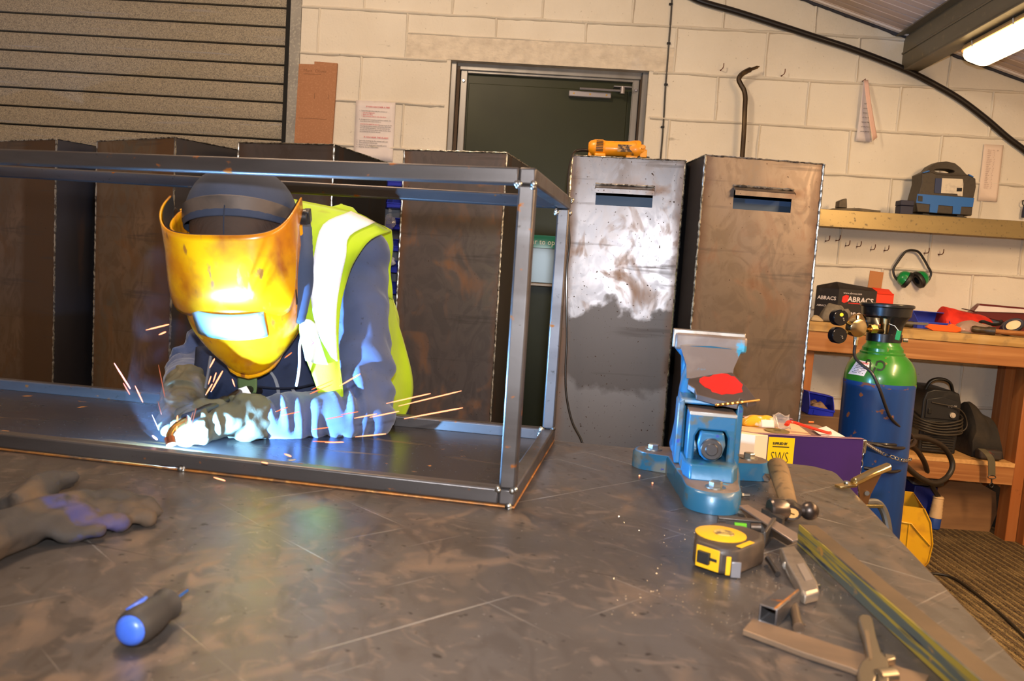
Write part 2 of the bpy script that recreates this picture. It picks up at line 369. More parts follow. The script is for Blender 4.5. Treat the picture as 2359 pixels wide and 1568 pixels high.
# ================================================================== tall steel boxes along the wall
boxm = {}
def boxmat(i, base, streak, rust, spots=0.70, r=.36, w=.39, extra=()):
    return M('box_steel_%s' % 'abcdef'[i], base, r, .72,
      [('noise', (3.2+i*.3,3,1.6), .4, .66, streak, r+.1, .6), ('noise', (11,11,7), .46, .60, tuple(int(c*.86) for c in base), r+.06, 3.0), ('noise', (7,7,5), .52, .74, rust, .62, 1.5)]+list(extra)+[('xn', 1, .062, .022, tuple(int(c*.8) for c in rust), .6), ('xn', 1, w-.032+.025, w+.010+.025, tuple(int(c*.8) for c in rust), .6), ('noise', (110,110,110), spots-.02, spots+.03, (66,48,38), .7), ('noise', (45,45,45), spots+.03, spots+.06, (60,44,36), .7), ('noise', (1.5,1.5,22), .60, .72, (66,60,58), .5)],
      bump=('noise', (5,5,3), .10, .01))
def plate_box(i, A, Bp, depth, mat, side, label, slot=None, zt=1.51):
    ang = math.atan2(Bp.y-A.y, Bp.x-A.x); w = (Bp-A).length
    mx = frame((A.x, A.y, 0), ang)
    t = thing('steel_box', label, 'steel box', mx, 'tall welded steel boxes along the back wall')
    s = .003; q = B()
    if slot:
        x0, x1, z0, z1 = slot
        q.box(0, x0, 0, s, .01, zt); q.box(x1, w, 0, s, .01, zt); q.box(x0, x1, 0, s, .01, z0); q.box(x0, x1, 0, s, z1, zt)
    else: q.box(0, w, 0, s, .01, zt)
    obj('front_panel', q, mat, t, MX())
    obj('side_panel', B().box(0, s, s, depth, .01, zt), side, t, MX()); obj('side_panel', B().box(w-s, w, s, depth, .01, zt), side, t, MX())
    obj('back_panel', B().box(s, w-s, depth-s, depth, .01, zt), side, t, MX()); obj('top_panel', B().box(.001, w-.001, .001, depth, zt-s, zt-.0005), side, t, MX())
    obj('base_panel', B().box(s, w-s, s, depth-s, 0, .012), side, t, MX())
    def seam(p, q_, r=.0042):
        n = int((V(q_)-V(p)).length/.008); c = B()
        c.tube([V(p).lerp(V(q_), k/n)+V((random.uniform(-1,1), random.uniform(-1,1), random.uniform(-1,1)))*.0008 for k in range(n+1)], [r*(.7+.5*random.random()) for k in range(n+1)], 6)
        o = obj('weld_seam', c, bead, t, MX()); o['label'] = 'silvery weld bead'
    seam((0,0,.01), (0,0,zt)); seam((w,0,.01), (w,0,zt)); seam((0,0,zt), (w,0,zt), .003); seam((0,0,zt), (0,depth,zt), .003); seam((w,0,zt), (w,depth,zt), .003)
    if slot:
        lip = B(); zz = z1
        lip.prism([(x0-.004, 0), (x1+.004, 0), (x1+.004, .004), (x0-.004, .004)], 0, -.022, MX.Translation(V((0, -.0005, zz-.006))) @ MX.Rotation(R(28), 4, 'X'))
        lip.box(x0-.002, x1+.002, -.021, -.017, zz-.030, zz-.014)
        obj('slot_hood', lip, mat, t, MX())['label'] = 'bent hood over the letter slot'
        seam((x0-.004, -.002, zz+.002), (x1+.004, -.002, zz+.002), .004)
        sh = B(); sh.prism([(x0-.02, z0-.13), (x1+.02, z0-.13), (x1+.02, z0-.127), (x0-.02, z0-.127)], .02, .2, MX.Translation(V((0, 0, 0))) )
        obj('inner_chute', B().box(x0-.03, x1+.03, .05, .053, z0-.2, z1-.032, MX.Translation(V((0,.0,0)))), M('inner_blue_steel', (66,82,104), .5, .4), t, MX())['label'] = 'blue-grey inner plate seen through the slot'
        obj('slot_shade_sheet', B().box(x0-.03, x1+.03, .30, .303, z0-.2, zt-.01), M('slot_shade_black', (8,8,10), .8), t, MX())  # black sheet stands in for the shade inside the box
    return t, mx, w
bm_shade = M('side_steel_shade', (56,54,58), .5, .6, [('noise', (3,3,1), .4, .7, (40,36,38), .5), ('noise', (10,10,2), .58, .75, (80,54,38), .6)])  # shade of the side panels put into a darker copy of the box steel
bmA = boxmat(0, (110,90,74), (80,70,62), (110,84,62)); bmB = boxmat(1, (122,98,74), (88,84,74), (128,96,66))
bmC = boxmat(2, (92,86,86), (72,64,62), (96,74,62)); bmD = boxmat(3, (112,104,104), (96,86,84), (134,96,68))
bmE = boxmat(4, (146,143,146), (108,100,98), (140,112,94), .67, .30, extra=[('zn', 1, 1.11, 1.09, (88,83,82), .46), ('zn', 1, .83, .80, (116,112,112), .40)]); bmF = boxmat(5, (122,108,96), (102,92,84), (112,84,66), .69)
def gz(px, py): return G(px, py, 1.51)
plate_box(0, gz(-60, 327), gz(130, 320), .36, bmA, bm_shade, 'tall rusty brown steel box, leftmost of the row, cut by the photo edge')
plate_box(1, gz(224, 325), gz(404, 316), .38, bmB, bm_shade, 'tall orange-brown steel box in front of the roller shutter, second from the left')
plate_box(2, gz(550, 328), gz(770, 333), .46, bmC, bm_shade, 'tall dark grey steel box directly behind the bending welder')
plate_box(3, gz(932, 345), gz(1168, 352), .38, bmD, bm_shade, 'tall grey steel box left of the green door, between blue bins and door')
t5, mx5, w5 = plate_box(4, gz(1318, 358), gz(1580, 370), .38, bmE, bm_shade, 'tall pale speckled steel box with a slot and the yellow grinder on top', (.092, .288, 1.345, 1.415))
t6, mx6, w6 = plate_box(5, gz(1625, 357), gz(1898, 378), .33, bmF, bm_shade, 'tall rusty steel box with a slot, rightmost of the row', (.105, .300, 1.345, 1.418))
# ================================================================== green door in its recess
green = M('dark_green_paint', (38,42,14), .4, 0, [('noise', 3, .4, .7, (31,35,12), .44)], bump=('noise', 5, .04, .004), spec=.3)
dframe = M('grey_door_frame', (142,140,138), .4, .35, [('noise', (8,8,1.5), .4, .7, (122,118,114), .45)])
door = thing('door_2', 'dark green steel door set back in the block wall behind the boxes', 'door', WF); door['kind'] = 'structure'
obj('door_leaf', B().box(-.36, .56, .085, .125, .01, 2.10), green, door, MX(), bevel=.002)
q = B(); q.box(-.31, .508, .080, .085, .05, 2.045); obj('door_panel', q, green, door, MX(), bevel=.003)
q = B(); q.box(-.40, -.372, .03, .14, 0, 2.14); q.box(.572, .60, .03, .14, 0, 2.14); q.box(-.372, .572, .05, .14, 2.102, 2.14)
q.box(-.352, -.318, .062, .085, 0, 2.115); q.box(.530, .562, .062, .085, 0, 2.118); q.box(-.318, .530, .062, .085, 2.09, 2.118)
obj('door_frame', q, dframe, door, MX(), bevel=.003)
obj('rubber_seal', B().box(-.370, -.355, .05, .085, 0, 2.12), M('brown_seal', (70,52,34), .7), door, MX()); obj('rubber_seal', B().box(.564, .574, .05, .085, 0, 2.12), MC['brown_seal'], door, MX())
for x in (-.336, .546): obj('screw', B().cyl((x,.062,2.05), (x,.054,2.05), .008, 14), chrome, door, MX(), bevel=.002)
alu = M('brushed_aluminium', (150,146,150), .35, .6)
cz = 2.0
q = B(); q.box(.206, .422, .045, .080, cz, cz+.03); obj('closer_body', q, alu, door, MX(), bevel=.004)
q = B(); q.tube([(.26,.03,cz+.037), (.475,.02,cz+.034)], .007, 8, flat=.9); q.cyl((.475,.02,cz+.02), (.475,.02,cz+.055), .012); q.box(.43, .52, .01, .06, cz+.052, cz+.056); obj('closer_arm', q, alu, door, MX())
for x in (.232, .315, .398): obj('closer_screw', B().cyl((x,.045,cz+.015), (x,.0435,cz+.015), .0045, 12), M('brass', (214,176,96), .25, 1), door, MX())
teal = M('teal_sign', (30,120,104), .3, 0, coat=.3)
sign = thing('push_bar_sign', 'teal sign with white lettering on the green door, seen between the frame posts', 'sign', WF)
obj('sign_plate', B().box(-.04, .26, .074, .0795, 1.225, 1.29), teal, sign, MX())
white = M('white_paint', (225,230,228), .5)
text('lettering', 'Push bar to open', .040, white, MX.Translation(V((-.032, .073, 1.243))) @ FACE, sign, sx=.92)
obj('flash_sheen_band', B().box(-.3, .5, .076, .0795, 1.045, 1.222), M('flash_sheen_blue', (112,126,134), .30, .25), door, MX())['label'] = 'pale band of painted flash sheen below the sign'  # flash reflection on the green door put into a paler plate
obj('push_bar', B().box(-.30, .50, .03, .078, 1.025, 1.042), M('bronze_bar', (128,116,104), .35, .4), door, MX(), bevel=.004)['label'] = 'grey push bar across the door'

# ------------------------------------------------------------------ cables on the wall
cab = M('black_cable', (26,20,18), .4, 0, coat=.2)
pts = [Wp(x, y, .018) for x, y in ((1180,-60),(1380,-52),(1500,-35),(1575,-14),(1620,5),(1700,28),(1800,60),(1880,86),(1960,112),(2040,142),(2095,165),(2150,193),(2210,228),(2270,273),(2320,316),(2365,350),(2440,410),(2540,500),(2640,610))]
o = obj('cable_conduit', B().tube(crom(pts, 8), .0155, 12), cab, None, WF); tag(o, 'thick black cable sagging diagonally across the wall under the roof', 'cable')
pc = thing('thin_wall_cable', 'thin black vertical cable clipped to the wall right of the green door', 'cable', WF)
pts = [Wp(x, y, .006) for x, y in ((1556,-170),(1549,-30),(1546,30),(1541,95),(1537,150),(1533,200),(1528,290),(1522,365),(1516,450))]
obj('cable_line', B().tube(crom(pts, 6), .0042, 8), cab, pc, MX())
for x, y in ((1545,9),(1540,99),(1534,194),(1526,292)):
    c = Wp(x, y, .008); obj('clip', B().box(c.x-.008, c.x+.010, -.012, 0, c.z-.006, c.z+.004), black_plastic, pc, MX(), bevel=.002)

# ------------------------------------------------------------------ board, notices
mdf = M('brown_fibreboard', (166,116,82), .75, 0, [('noise', 3, .4, .7, (156,108,76), .75), ('noise', 120, .5, .7, (176,128,94), .8)])
bd = thing('fibreboard_offcut', 'tall brown fibreboard offcut with a stepped top standing against the wall by the shutter', 'board', WF)
obj('board', B().prism([(-1.178,1.50), (-.985,1.50), (-.971,2.082), (-1.088,2.084), (-1.088,2.070), (-1.167,2.068)], -.026, -.008), mdf, bd, MX(), bevel=.001)
pen = M('pencil', (120,84,60), .8)
text('pencil_writing', 'Matt  Oliver', .022, pen, MX.Translation(V((-1.142, -.0263, 2.030))) @ FACE, bd, sx=1.1, bold=-.0003)
q = B()
def stroke(b, a, c, w=.0006, y=-.0265): 
    d = (V((c[0], 0, c[1]))-V((a[0], 0, a[1]))); n = V((-d.z, 0, d.x)).normalized()*w
    b.box(0, 0, 0, 0, 0, 0) if False else b.rings([[V((a[0], y, a[1]))+n, V((a[0], y, a[1]))-n, V((a[0], y+.001, a[1]))-n, V((a[0], y+.001, a[1]))+n], [V((c[0], y, c[1]))+n, V((c[0], y, c[1]))-n, V((c[0], y+.001, c[1]))-n, V((c[0], y+.001, c[1]))+n]])
for a_, c_ in (((-1.142,2.020), (-1.05,2.022)), ((-1.157,1.80), (-1.012,1.80)), ((-1.08,1.90),(-1.079,1.93)), ((-1.01,1.90),(-1.009,1.925))):
    q = B(); stroke(q, a_, c_); obj('pencil_mark', q, M('dark_pencil', (60,44,38), .8), bd, MX())

def sheet(name, label, u0, u1, z0, z1, lines, curl=.004, mat=paper, cat='notice', tilt=0):
    t = thing(name, label, cat, WF)
    q = B(); w = u1-u0; h = z1-z0
    q.grid(lambda a, c: V((u0+a*w+c*tilt, -.010-curl*math.sin(a*3)*c, z0+c*h)), 8, 10)
    obj('sheet', q, mat, t, MX(), solid=.0006)
    for s, x, z, size, m in lines:
        text('lettering', s, size, m, MX.Translation(V((u0+x, -.0172-(.0 if curl < .006 else .006), z1-z))) @ FACE, t, thick=.0001, sx=.95)
    return t
blk = M('grey_print', (70,66,72), .8)
L_ = [('IF YOU DISCOVER A FIRE', .055, .034, .0115, red_ink), ('1.  Sound the alarm by using the air horn or :', .022, .054, .0085, blk),
 ('•  Use the telephone', .033, .063, .0085, red_ink), ('•  Radio the office', .033, .072, .0085, red_ink), ('•  Get someone else to raise the alarm.', .033, .081, .0085, red_ink),
 ('2.  Arrange for the emergency services to attend.  You', .022, .097, .0078, blk), ('must inform them where the fire is.', .028, .106, .0078, blk),
 ('ONLY IF IT IS SAFE TO DO SO,', .028, .121, .0078, red_ink), ('                                               attempt to put the fire', .028, .121, .0078, blk), ('out using the nearest suitable extinguisher BUT Make', .028, .130, .0078, blk), ('sure  you call for assistance – do not tackle the fire', .028, .139, .0078, blk),
 ('on your own.  If it is not safe to tackle the fire,  leave', .028, .148, .0078, blk), ('the building by the nearest safe exit.', .028, .157, .0078, blk),
 ('IF YOU HEAR THE ALARM', .050, .186, .0115, red_ink), ('1.  Leave the building by the nearest safe exit', .015, .203, .0092, blk), ('2.  Close all doors behind you', .015, .213, .0092, blk),
 ('3.  Report to the designated assembly point.', .015, .224, .0092, blk), ('4.  Wait for further instructions.', .015, .235, .0092, blk)]
sheet('fire_notice', 'white printed fire instruction sheet taped to the wall left of the door', -.871, -.668, 1.612, 1.908, L_, .003)
# list sheet, far right
fl = [('Ref. no.  item      qty' if i == 0 else random.choice(['part plate   ..  4', 'bolt set    .. 12', 'angle     ...  2', 'tube sect   ..  8', 'washer   ....  6']), .018, .030+.0088*i, .0066, M('faint_print', (150,120,110), .8)) for i in range(22)]
sheet('parts_list', 'faint printed list sheet pinned above the shelf at the far right', Wp(2262,340).x+.004, Wp(2309,340).x, Wp(2258,463).z, Wp(2270,333).z, fl, .002, M('cream_paper', (220,200,185), .8), 'notice', tilt=.0)
# folded notice hanging from a nail
t = thing('folded_notice', 'pinkish paper notice folded open and hanging from a nail high on the wall', 'notice', WF)
A_ = Wp(1990,184,.03); L1 = Wp(1971,325,.012); L2 = Wp(2009,327,.02); R1 = Wp(2011,324,.075); R2 = Wp(2021,316,.05); A2 = Wp(2000,184,.03)
q = B(); q.grid(lambda a, c: (A_.lerp(A2, a*.3)).lerp(L1.lerp(L2, a), c)+V((0, .012*math.sin(PI*c)*(a-.5), 0)), 6, 12); obj('back_leaf', q, paper, t, MX(), solid=.0005)
q = B(); q.grid(lambda a, c: A_.lerp(A2, a).lerp(R1.lerp(R2, a), c)+V((-.012*math.sin(PI*c), -.02*math.sin(PI*c), 0)), 6, 12); obj('front_leaf', q, M('pink_paper', (228,190,178), .8), t, MX(), solid=.0005)
for i in range(7): text('lettering', random.choice(['of the fire', 'emergency', 'leave the', 'safe exit', 'turn off']), .010, ink, MX.Translation(L1.lerp(A_, .60-.075*i)+V((.012, -.014, 0))) @ FACE, t, thick=.0001)
nailm = M('rusty_nail', (96,50,34), .5, .6)
obj('nail', B().cyl(A_+V((.004, .03, .0)), A_+V((.004, -.01, .002)), .0022, 8), nailm, t, MX())

# ------------------------------------------------------------------ bent nail hooks
hooks = [((1660,162),(1664,151)), ((1800,175),(1803,165)), ((1902,555),(1906,547)), ((1926,554),(1932,550)), ((1948,566),(1955,561)), ((1974,568),(1981,562)), ((2006,575),(2013,569)), ((2037,577),(2045,571)), ((2129,583),(2136,577)), ((2162,586),(2169,580))]
hl = ['rusty bent nail in the wall left of the pry bar tip', 'rusty bent nail in the wall right of the pry bar, in the pale patch',
 'bent nail hook under the shelf, nearest the rusty box', 'bent nail hook under the shelf, second from the rusty box', 'bent nail hook under the shelf, third from the rusty box', 'bent nail hook under the shelf, fourth from the rusty box', 'bent nail hook under the shelf, second left of the ear defenders', 'bent nail hook under the shelf, next left of the ear defenders',
 'bent nail hook under the shelf, next right of the ear defenders', 'bent nail hook under the shelf, furthest right of the ear defenders']
for (p, t2), lb_ in zip(hooks, hl):
    a = Wp(*p); q = B(); q.tube([a, a+V((.001, -.02, 0)), a+V((.003, -.034, .001)), a+V((.006, -.037, .010)), a+V((.006, -.037, .026))], .0022, 7)
    q.ball(a+V((0,-.001,0)), .004, 8, (1,.6,1))
    tag(obj('nail_hook', q, nailm, None, WF), lb_, 'nail hook', 'bent nail hooks in the wall')
# ------------------------------------------------------------------ ear defenders
t = thing('ear_defenders', 'green ear defenders with a black headband hanging from a nail hook', 'ear defenders', WF)
def E(x, y, off): return Wp(1860+x/4.61, 360+y/4.61, off)
pts = crom([E(985,1345,.03), E(925,1270,.03), E(915,1195,.03), E(960,1120,.03), E(1010,1050,.03), E(1050,1008,.03), E(1110,996,.03), E(1180,1015,.03), E(1230,1080,.03), E(1275,1160,.03), E(1312,1235,.03), E(1295,1300,.03), E(1245,1365,.03)], 6)
obj('headband', B().tube(pts, .006, 8, flat=.9, up=(0,1,0)), black_plastic, t, MX())
greenp = M('green_plastic', (22,130,66), .28, 0, coat=.3)
def cup(c, ang, tw):
    mx = MX.Translation(c) @ MX.Rotation(R(-20), 4, 'X') @ MX.Rotation(ang, 4, 'Y') @ MX.Scale(1.12, 4)
    obj('ear_cup', B().lathe([(.0001,.034), (.014,.033), (.026,.026), (.033,.014), (.036,0)], 24, mx @ MX.Diagonal((1,.85,1,1))), greenp, t, MX())
    obj('cushion', B().lathe([(.030,0), (.0385,-.003), (.041,-.010), (.038,-.019), (.028,-.022), (.018,-.019), (.017,-.006)], 24, mx @ MX.Diagonal((1,.85,1,1))), black_plastic, t, MX())
cup(E(1040,1300,.04), R(-60), 0); cup(E(1200,1300,.04), R(58), 0)

# ------------------------------------------------------------------ wall shelf with things on it
shm = M('galvanised_shelf', (150,132,92), .4, .6, [('noise', (2,2,8), .4, .7, (130,114,80), .45), ('noise', 60, .6, .7, (110,98,76), .5)])
zS0, zS1 = 1.405, 1.487
sh = thing('wall_shelf', 'long folded galvanised metal shelf on the wall above the ear defenders', 'shelf', WF)
q = B(); x0, x1 = 1.32, 3.3; dz = 0
q.box(x0, x1, -.20, -.002, zS1-.004, zS1); obj('shelf_board', q, shm, sh, MX())
q = B(); q.box(x0, x1, -.203, -.20, zS0, zS1); q.box(x0, x1, -.20, -.185, zS0, zS0+.003); obj('front_lip', q, shm, sh, MX(), bevel=.002)
for x in (1.5, 2.4): obj('bracket', B().box(x, x+.004, -.18, -.002, zS0+.02, zS1-.004), shm, sh, MX())
# power tool case
t = thing('tool_case', 'black and blue plastic power tool case with a curved handle, on the shelf', 'tool case', WF)
def K(x, y, off=.17): p = Wp(1860+x/4.61, 360+y/4.61, off); return (p.x, p.z)
casem = M('charcoal_plastic', (58,50,42), .5, 0, [('noise', 60, .5, .7, (48,42,36), .5)], bump=('noise', 200, .1, .001))
bluep = M('tool_blue', (24,92,166), .45)
dz = zS1+.012-K(1165,625)[1]
def KO(l, off=.17): return [(K(x, y, off)[0], K(x, y, off)[1]+dz) for x, y in l]
body = KO([(1165,615), (1745,655), (1755,560), (1765,470), (1790,350), (1785,262), (1716,218), (1640,228), (1560,222), (1450,222), (1370,212), (1300,185), (1215,205), (1212,305), (1175,430), (1150,530)])
obj('case_body', B().prism(body, -.17, -.06), casem, t, MX(), bevel=.004)
ho = KO([(1215,206), (1290,168), (1330,120), (1400,82), (1500,73), (1590,92), (1650,140), (1700,200), (1745,235), (1640,250), (1480,250), (1330,245)])
hc = KO([(1480,175)])[0]
def oval(x, z):
    a = math.atan2(z-hc[1], x-hc[0]); r = KO([(1588,175)])[0][0]-hc[0]; return (hc[0]+r*math.cos(a), hc[1]+.0095*math.sin(a)-.0)
q = B(); inn = [oval(*p) for p in ho]; n = len(ho); ho2 = []; inn2 = []
for i in range(n):
    for k in range(4):
        a, c = ho[i], ho[(i+1) % n]; t_ = k/4; pt = (lerp(a[0],c[0],t_), lerp(a[1],c[1],t_)); ho2.append(pt); inn2.append(oval(*pt))
m_ = len(ho2)
R4 = [[V((x, y, z)) for x, z in L] for L, y in ((ho2,-.150),(inn2,-.146),(inn2,-.084),(ho2,-.080),(ho2,-.150))]
q.rings(R4, cap=False); obj('handle', q, casem, t, MX(), bevel=.003)
def plate(name, l, y0, y1, m, par=None): return obj(name, B().prism(KO(l), y0, y1), m, par or t, MX())
plate('blue_band', [(1165,425), (1765,470), (1750,565), (1628,560), (1615,640), (1535,635), (1540,555), (1385,543), (1370,627), (1290,620), (1297,535), (1150,520)], -.174, -.169, bluep)
for l in ([(1220,195), (1285,175), (1292,186), (1225,205)], [(1705,215), (1757,240), (1750,250), (1712,232)]): plate('latch', l, -.176, -.165, bluep)
plate('dark_window', [(1170,445), (1215,450), (1213,505), (1165,500)], -.177, -.17, black_plastic)
plate('blue_sticker', [(1355,258), (1425,262), (1415,420), (1342,412)], -.1735, -.170, M('navy_sticker', (30,46,84), .5))
plate('white_label', [(1425,258), (1642,268), (1650,320), (1640,450), (1590,446), (1585,425), (1412,415)], -.174, -.1705, M('label_paper', (196,186,170), .6, 0, [('noise', (40,1,40), .5, .6, (180,170,158), .6)]))
q = B()
for i, x in enumerate((1580,1588,1598,1606,1616,1626)):
    a, c = K(x, 362), K(x+4, 398); q.box(a[0], c[0], -.1765, -.174, c[1]+dz, a[1]+dz)
obj('barcode', q, ink, t, MX())
for x in (1235, 1600):
    a, c = KO([(x, 640), (x+60, 700)]); obj('foot', B().box(a[0], c[0], -.16, -.07, zS1, max(a[1]+.004, zS1+.012)), black_plastic, t, MX())
obj('base_runner', B().box(K(1180,1)[0]-.01, K(1760,1)[0]+.004, -.165, -.15, zS1, zS1+.008), black_plastic, t, MX())
# small dark blue box
t = thing('small_navy_box', 'small dark navy cube-shaped box beside the tool case on the shelf', 'box', WF)
a, c = K(960, 625), K(1105, 470); navy = M('navy_card', (34,36,58), .6)
obj('box_base', B().box(a[0], a[0]+.062, -.19, -.13, zS1, zS1+.040), navy, t, MX(), bevel=.003); obj('box_lid', B().box(a[0]-.001, a[0]+.063, -.191, -.129, zS1+.041, zS1+.066), navy, t, MX(), bevel=.003)
# flat dark plate with block
t = thing('sanding_plate', 'flat dark plate with a small block handle lying on the shelf by the rusty box', 'hand tool', WF)
gm = M('grey_brown_metal', (84,74,58), .5, .3, [('noise', 30, .4, .7, (64,56,46), .5)])
a = K(255, 560)[0]; c = K(760, 600)[0]
obj('plate', B().prism([(a, zS1), (c, zS1), (c, zS1+.010), (a+.12, zS1+.016), (a, zS1+.007)], -.19, -.10), gm, t, MX(), bevel=.002)
obj('handle_block', B().prism([(K(385,1)[0], zS1+.014), (K(478,1)[0], zS1+.014), (K(465,1)[0], zS1+.060), (K(440,1)[0], zS1+.058), (K(385,1)[0], zS1+.046)], -.17, -.12), gm, t, MX(), bevel=.003)
# dark handle at the very edge
t = thing('hanging_tool', 'dark object with a looped cord hanging on the wall at the far right edge', 'hanging tool', WF)
a = Wp(2360, 487, .03); obj('grip', B().tube([a+V((0,0,-.03)), a+V((0.002,0,.0)), a+V((.001,0,.028))], [.011,.013,.009], 10), navy, t, MX())
obj('cord_loop', B().tube([a+V((.0,-.004,.03))+V((-.006+.011*math.cos(q_), 0, .012+.014*math.sin(q_))) for q_ in [2*PI*i/14 for i in range(15)]], .0025, 6), black_rubber, t, MX())
obj('nail', B().cyl(a+V((0,.03,.055)), a+V((0,-.006,.055)), .003, 8), nailm, t, MX())

# ------------------------------------------------------------------ pry bar leaning on the wall behind the rusty box
bar = M('worn_dark_iron', (66,52,38), .4, .7, [('noise', (30,30,6), .5, .72, (112,92,62), .45)])
P_ = [(1749,153,.05), (1738,157,.055), (1722,163,.06), (1708,172,.062), (1702,183,.062), (1707,195,.062), (1714,208,.062), (1717,225,.062), (1716,250,.062), (1714,300,.062), (1710,360,.062), (1700,520,.08)]
pts = [Wp(*p) for p in P_]; bot = pts[-1]; d_ = (pts[-1]-pts[-2]); pts.append(pts[-1]+d_*(-(bot.z-.012)/d_.z))
pts = crom(pts, 5); rad = [(.0035 if i < 2 else .0075 if i < 8 else .0125) for i in range(len(pts))]
tag(obj('pry_bar', B().tube(pts, rad, 8), bar, None, WF), 'long dark iron pry bar with a hooked tip standing against the wall', 'pry bar')

# ------------------------------------------------------------------ louvre panel with blue parts bins
lp = thing('louvre_panel', 'grey louvred rack panel on the wall behind the blue parts bins', 'rack', WF)
lm_ = M('grey_louvre', (120,122,130), .45, .4)
q = B(); q.box(-.86, -.50, -.02, -.004, .75, 1.50)
for i in range(28): q.box(-.86, -.50, -.026, -.02, .76+i*.027, .768+i*.027)
obj('panel', q, lm_, lp, MX())
binm = M('blue_bin_plastic', (26,40,168), .35, 0, spec=.5)
def make_bin(name, label, cat, group, mx, w=.088, d=.13, h=.062, mat=binm):
    t = thing(name, label, cat, mx, group); s = .0025; q = B()
    q.box(0, w, 0, d, 0, s); q.box(0, w, d-s, d, 0, h); q.box(0, w, 0, s, 0, h*.42); q.box(-.001, w+.001, -.004, 0, h*.34, h*.42)
    side = [(0,0), (d,0), (d,h), (d*.42,h), (d*.12,h*.62), (0,h*.42)]
    for x in (0, w-s): q.rings([[V((x, y, z)) for y, z in side], [V((x+s, y, z)) for y, z in side]])
    q.box(-.001, w+.001, d*.42, d, h-.003, h)
    obj('bin_shell', q, mat, t, MX()); obj('label_holder', B().box(w*.2, w*.8, -.003, 0, h*.06, h*.28), mat, t, MX())
    return t
binlab = ['top', 'second', 'third', 'fourth', 'fifth', 'sixth', 'seventh']
zb = Wp(900, 474, .15).z
for r_ in range(-1, 6):
    x = Wp(891, 474, .15).x
    make_bin('parts_bin', 'blue plastic parts bin on the wall rack, %s from the top in the right column' % binlab[r_+1], 'parts bin', 'blue parts bins on the louvre rack', WF @ MX.Translation(V((x+.002*(r_+1), -.16, zb-.010-.1065*r_))))
for r_ in (-1, 0):
    make_bin('parts_bin', 'blue plastic parts bin on the wall rack, left column, %s' % ('at the very top' if r_ < 0 else 'just above the vest'), 'parts bin', 'blue parts bins on the louvre rack', WF @ MX.Translation(V((x-.102, -.16, zb-.010-.1065*r_))))
bagm = M('clear_plastic_bag', (210,215,225), .15, 0, trans=.75, alpha=.55, spec=.8)
for (px, py, s_, lb_) in ((896,515,.034,'crumpled clear plastic bag hanging from a blue wall bin above the vest shoulder'), (903,602,.020,'pale crumpled bag in the blue wall bin beside the vest edge')):
    c = Wp(px, py, .17); q = B()
    q.ball((0,0,0), s_, 16, (1,.5,1.1))
    for v_ in q.bm.verts: v_.co += v_.co*NZ.noise(v_.co*60)*.6
    tag(obj('plastic_bag', q, bagm if px < 900 else M('pale_bag', (170,170,185), .3, 0, alpha=.85), None, WF @ MX.Translation(c), smooth=25), lb_, 'plastic bag')

# ------------------------------------------------------------------ the tube light in view
t = thing('tube_light', 'long warm glowing batten light fixed under the roof beam at the top right', 'ceiling light', WF @ MX.Translation(V((1.955, 0, 2.165))) @ MX.Rotation(R(17), 4, 'Y'))
basem = M('beige_lamp_tray', (186,150,96), .5)
def capsule(hw, y0, y1, z0, z1, r, inset=0):
    o = []
    for cx, cy, a0 in ((hw-r, y1-r, 0), (-hw+r, y1-r, 90), (-hw+r, y0+r, 180), (hw-r, y0+r, 270)):
        for k in range(6): a = R(a0+18*k); o.append((cx+r*math.cos(a), cy+r*math.sin(a)))
    return o
rg = []
for z, s_ in ((.02, .9), (.012, 1), (-.010, 1)): rg.append([V((x*s_, y, z)) for x, y in capsule(.068, -2.05, -.46, 0, 0, .03)])
obj('tray', B().rings(rg), basem, t, MX())
diff = M('glowing_diffuser', (255,225,170), .4, 0, emit=9, emitcol=(255,214,150))
rg = []
for z, s_, e in ((-.010, 1, 0), (-.028, .97, .004), (-.040, .86, .012), (-.046, .7, .02)): rg.append([V((x*s_, y, z)) for x, y in capsule(.062, -2.04+e, -.47-e, 0, 0, .03)])
obj('diffuser', B().rings(rg), diff, t, MX())
for y in (-.56, -.86, -1.2): obj('clip', B().tube([(-.066,y,.03), (-.074,y-.01,.005), (-.064,y-.012,-.016)], .003, 6), chrome, t, MX())
# ================================================================== wooden workbench on the right
BZ = .957
BF = WF @ MX.Translation(V((1.33, 0, 0))) @ MX.Rotation(R(.75), 4, 'Y'); BI = BF.inverted()
def Bt(px, py, h=0.0):                   # pixel -> point on the bench top plane, bench frame
    a = BI @ CAMP; d = BI.to_3x3() @ ray(px, py); t = (BZ+h-a.z)/d.z; return a+d*t
def Bv(px, py, v):                       # pixel -> point on the vertical plane v
    a = BI @ CAMP; d = BI.to_3x3() @ ray(px, py); t = (v-a.y)/d.y; return a+d*t
pine = M('pine_wood', (162,108,60), .55, 0, [('noise', (2,30,26), .4, .7, (136,84,42), .6), ('noise', (1.5,60,60), .5, .72, (180,128,78), .55), ('noise', (7,9,9), .68, .76, (110,62,28), .6)], bump=('noise', (4,70,70), .1, .002))
pineV = M('pine_wood_upright', (156,96,50), .55, 0, [('noise', (26,26,1.8), .4, .7, (152,86,36), .6), ('noise', (50,50,1.2), .5, .72, (172,112,62), .55), ('noise', (9,9,7), .70, .76, (96,50,22), .6)], bump=('noise', (60,60,3), .1, .002))
ply = M('worktop_board', (186,150,92), .6, 0, [('noise', (3,3,40), .4, .7, (160,122,66), .6), ('noise', 14, .55, .75, (120,98,70), .7)])
bench = thing('wooden_workbench', 'pine workbench along the wall on the right with a cluttered top and low shelf', 'workbench', BF)
VF = -.49
obj('worktop', B().box(-.02, 1.9, VF, -.012, BZ-.042, BZ), ply, bench, MX(), bevel=.002)
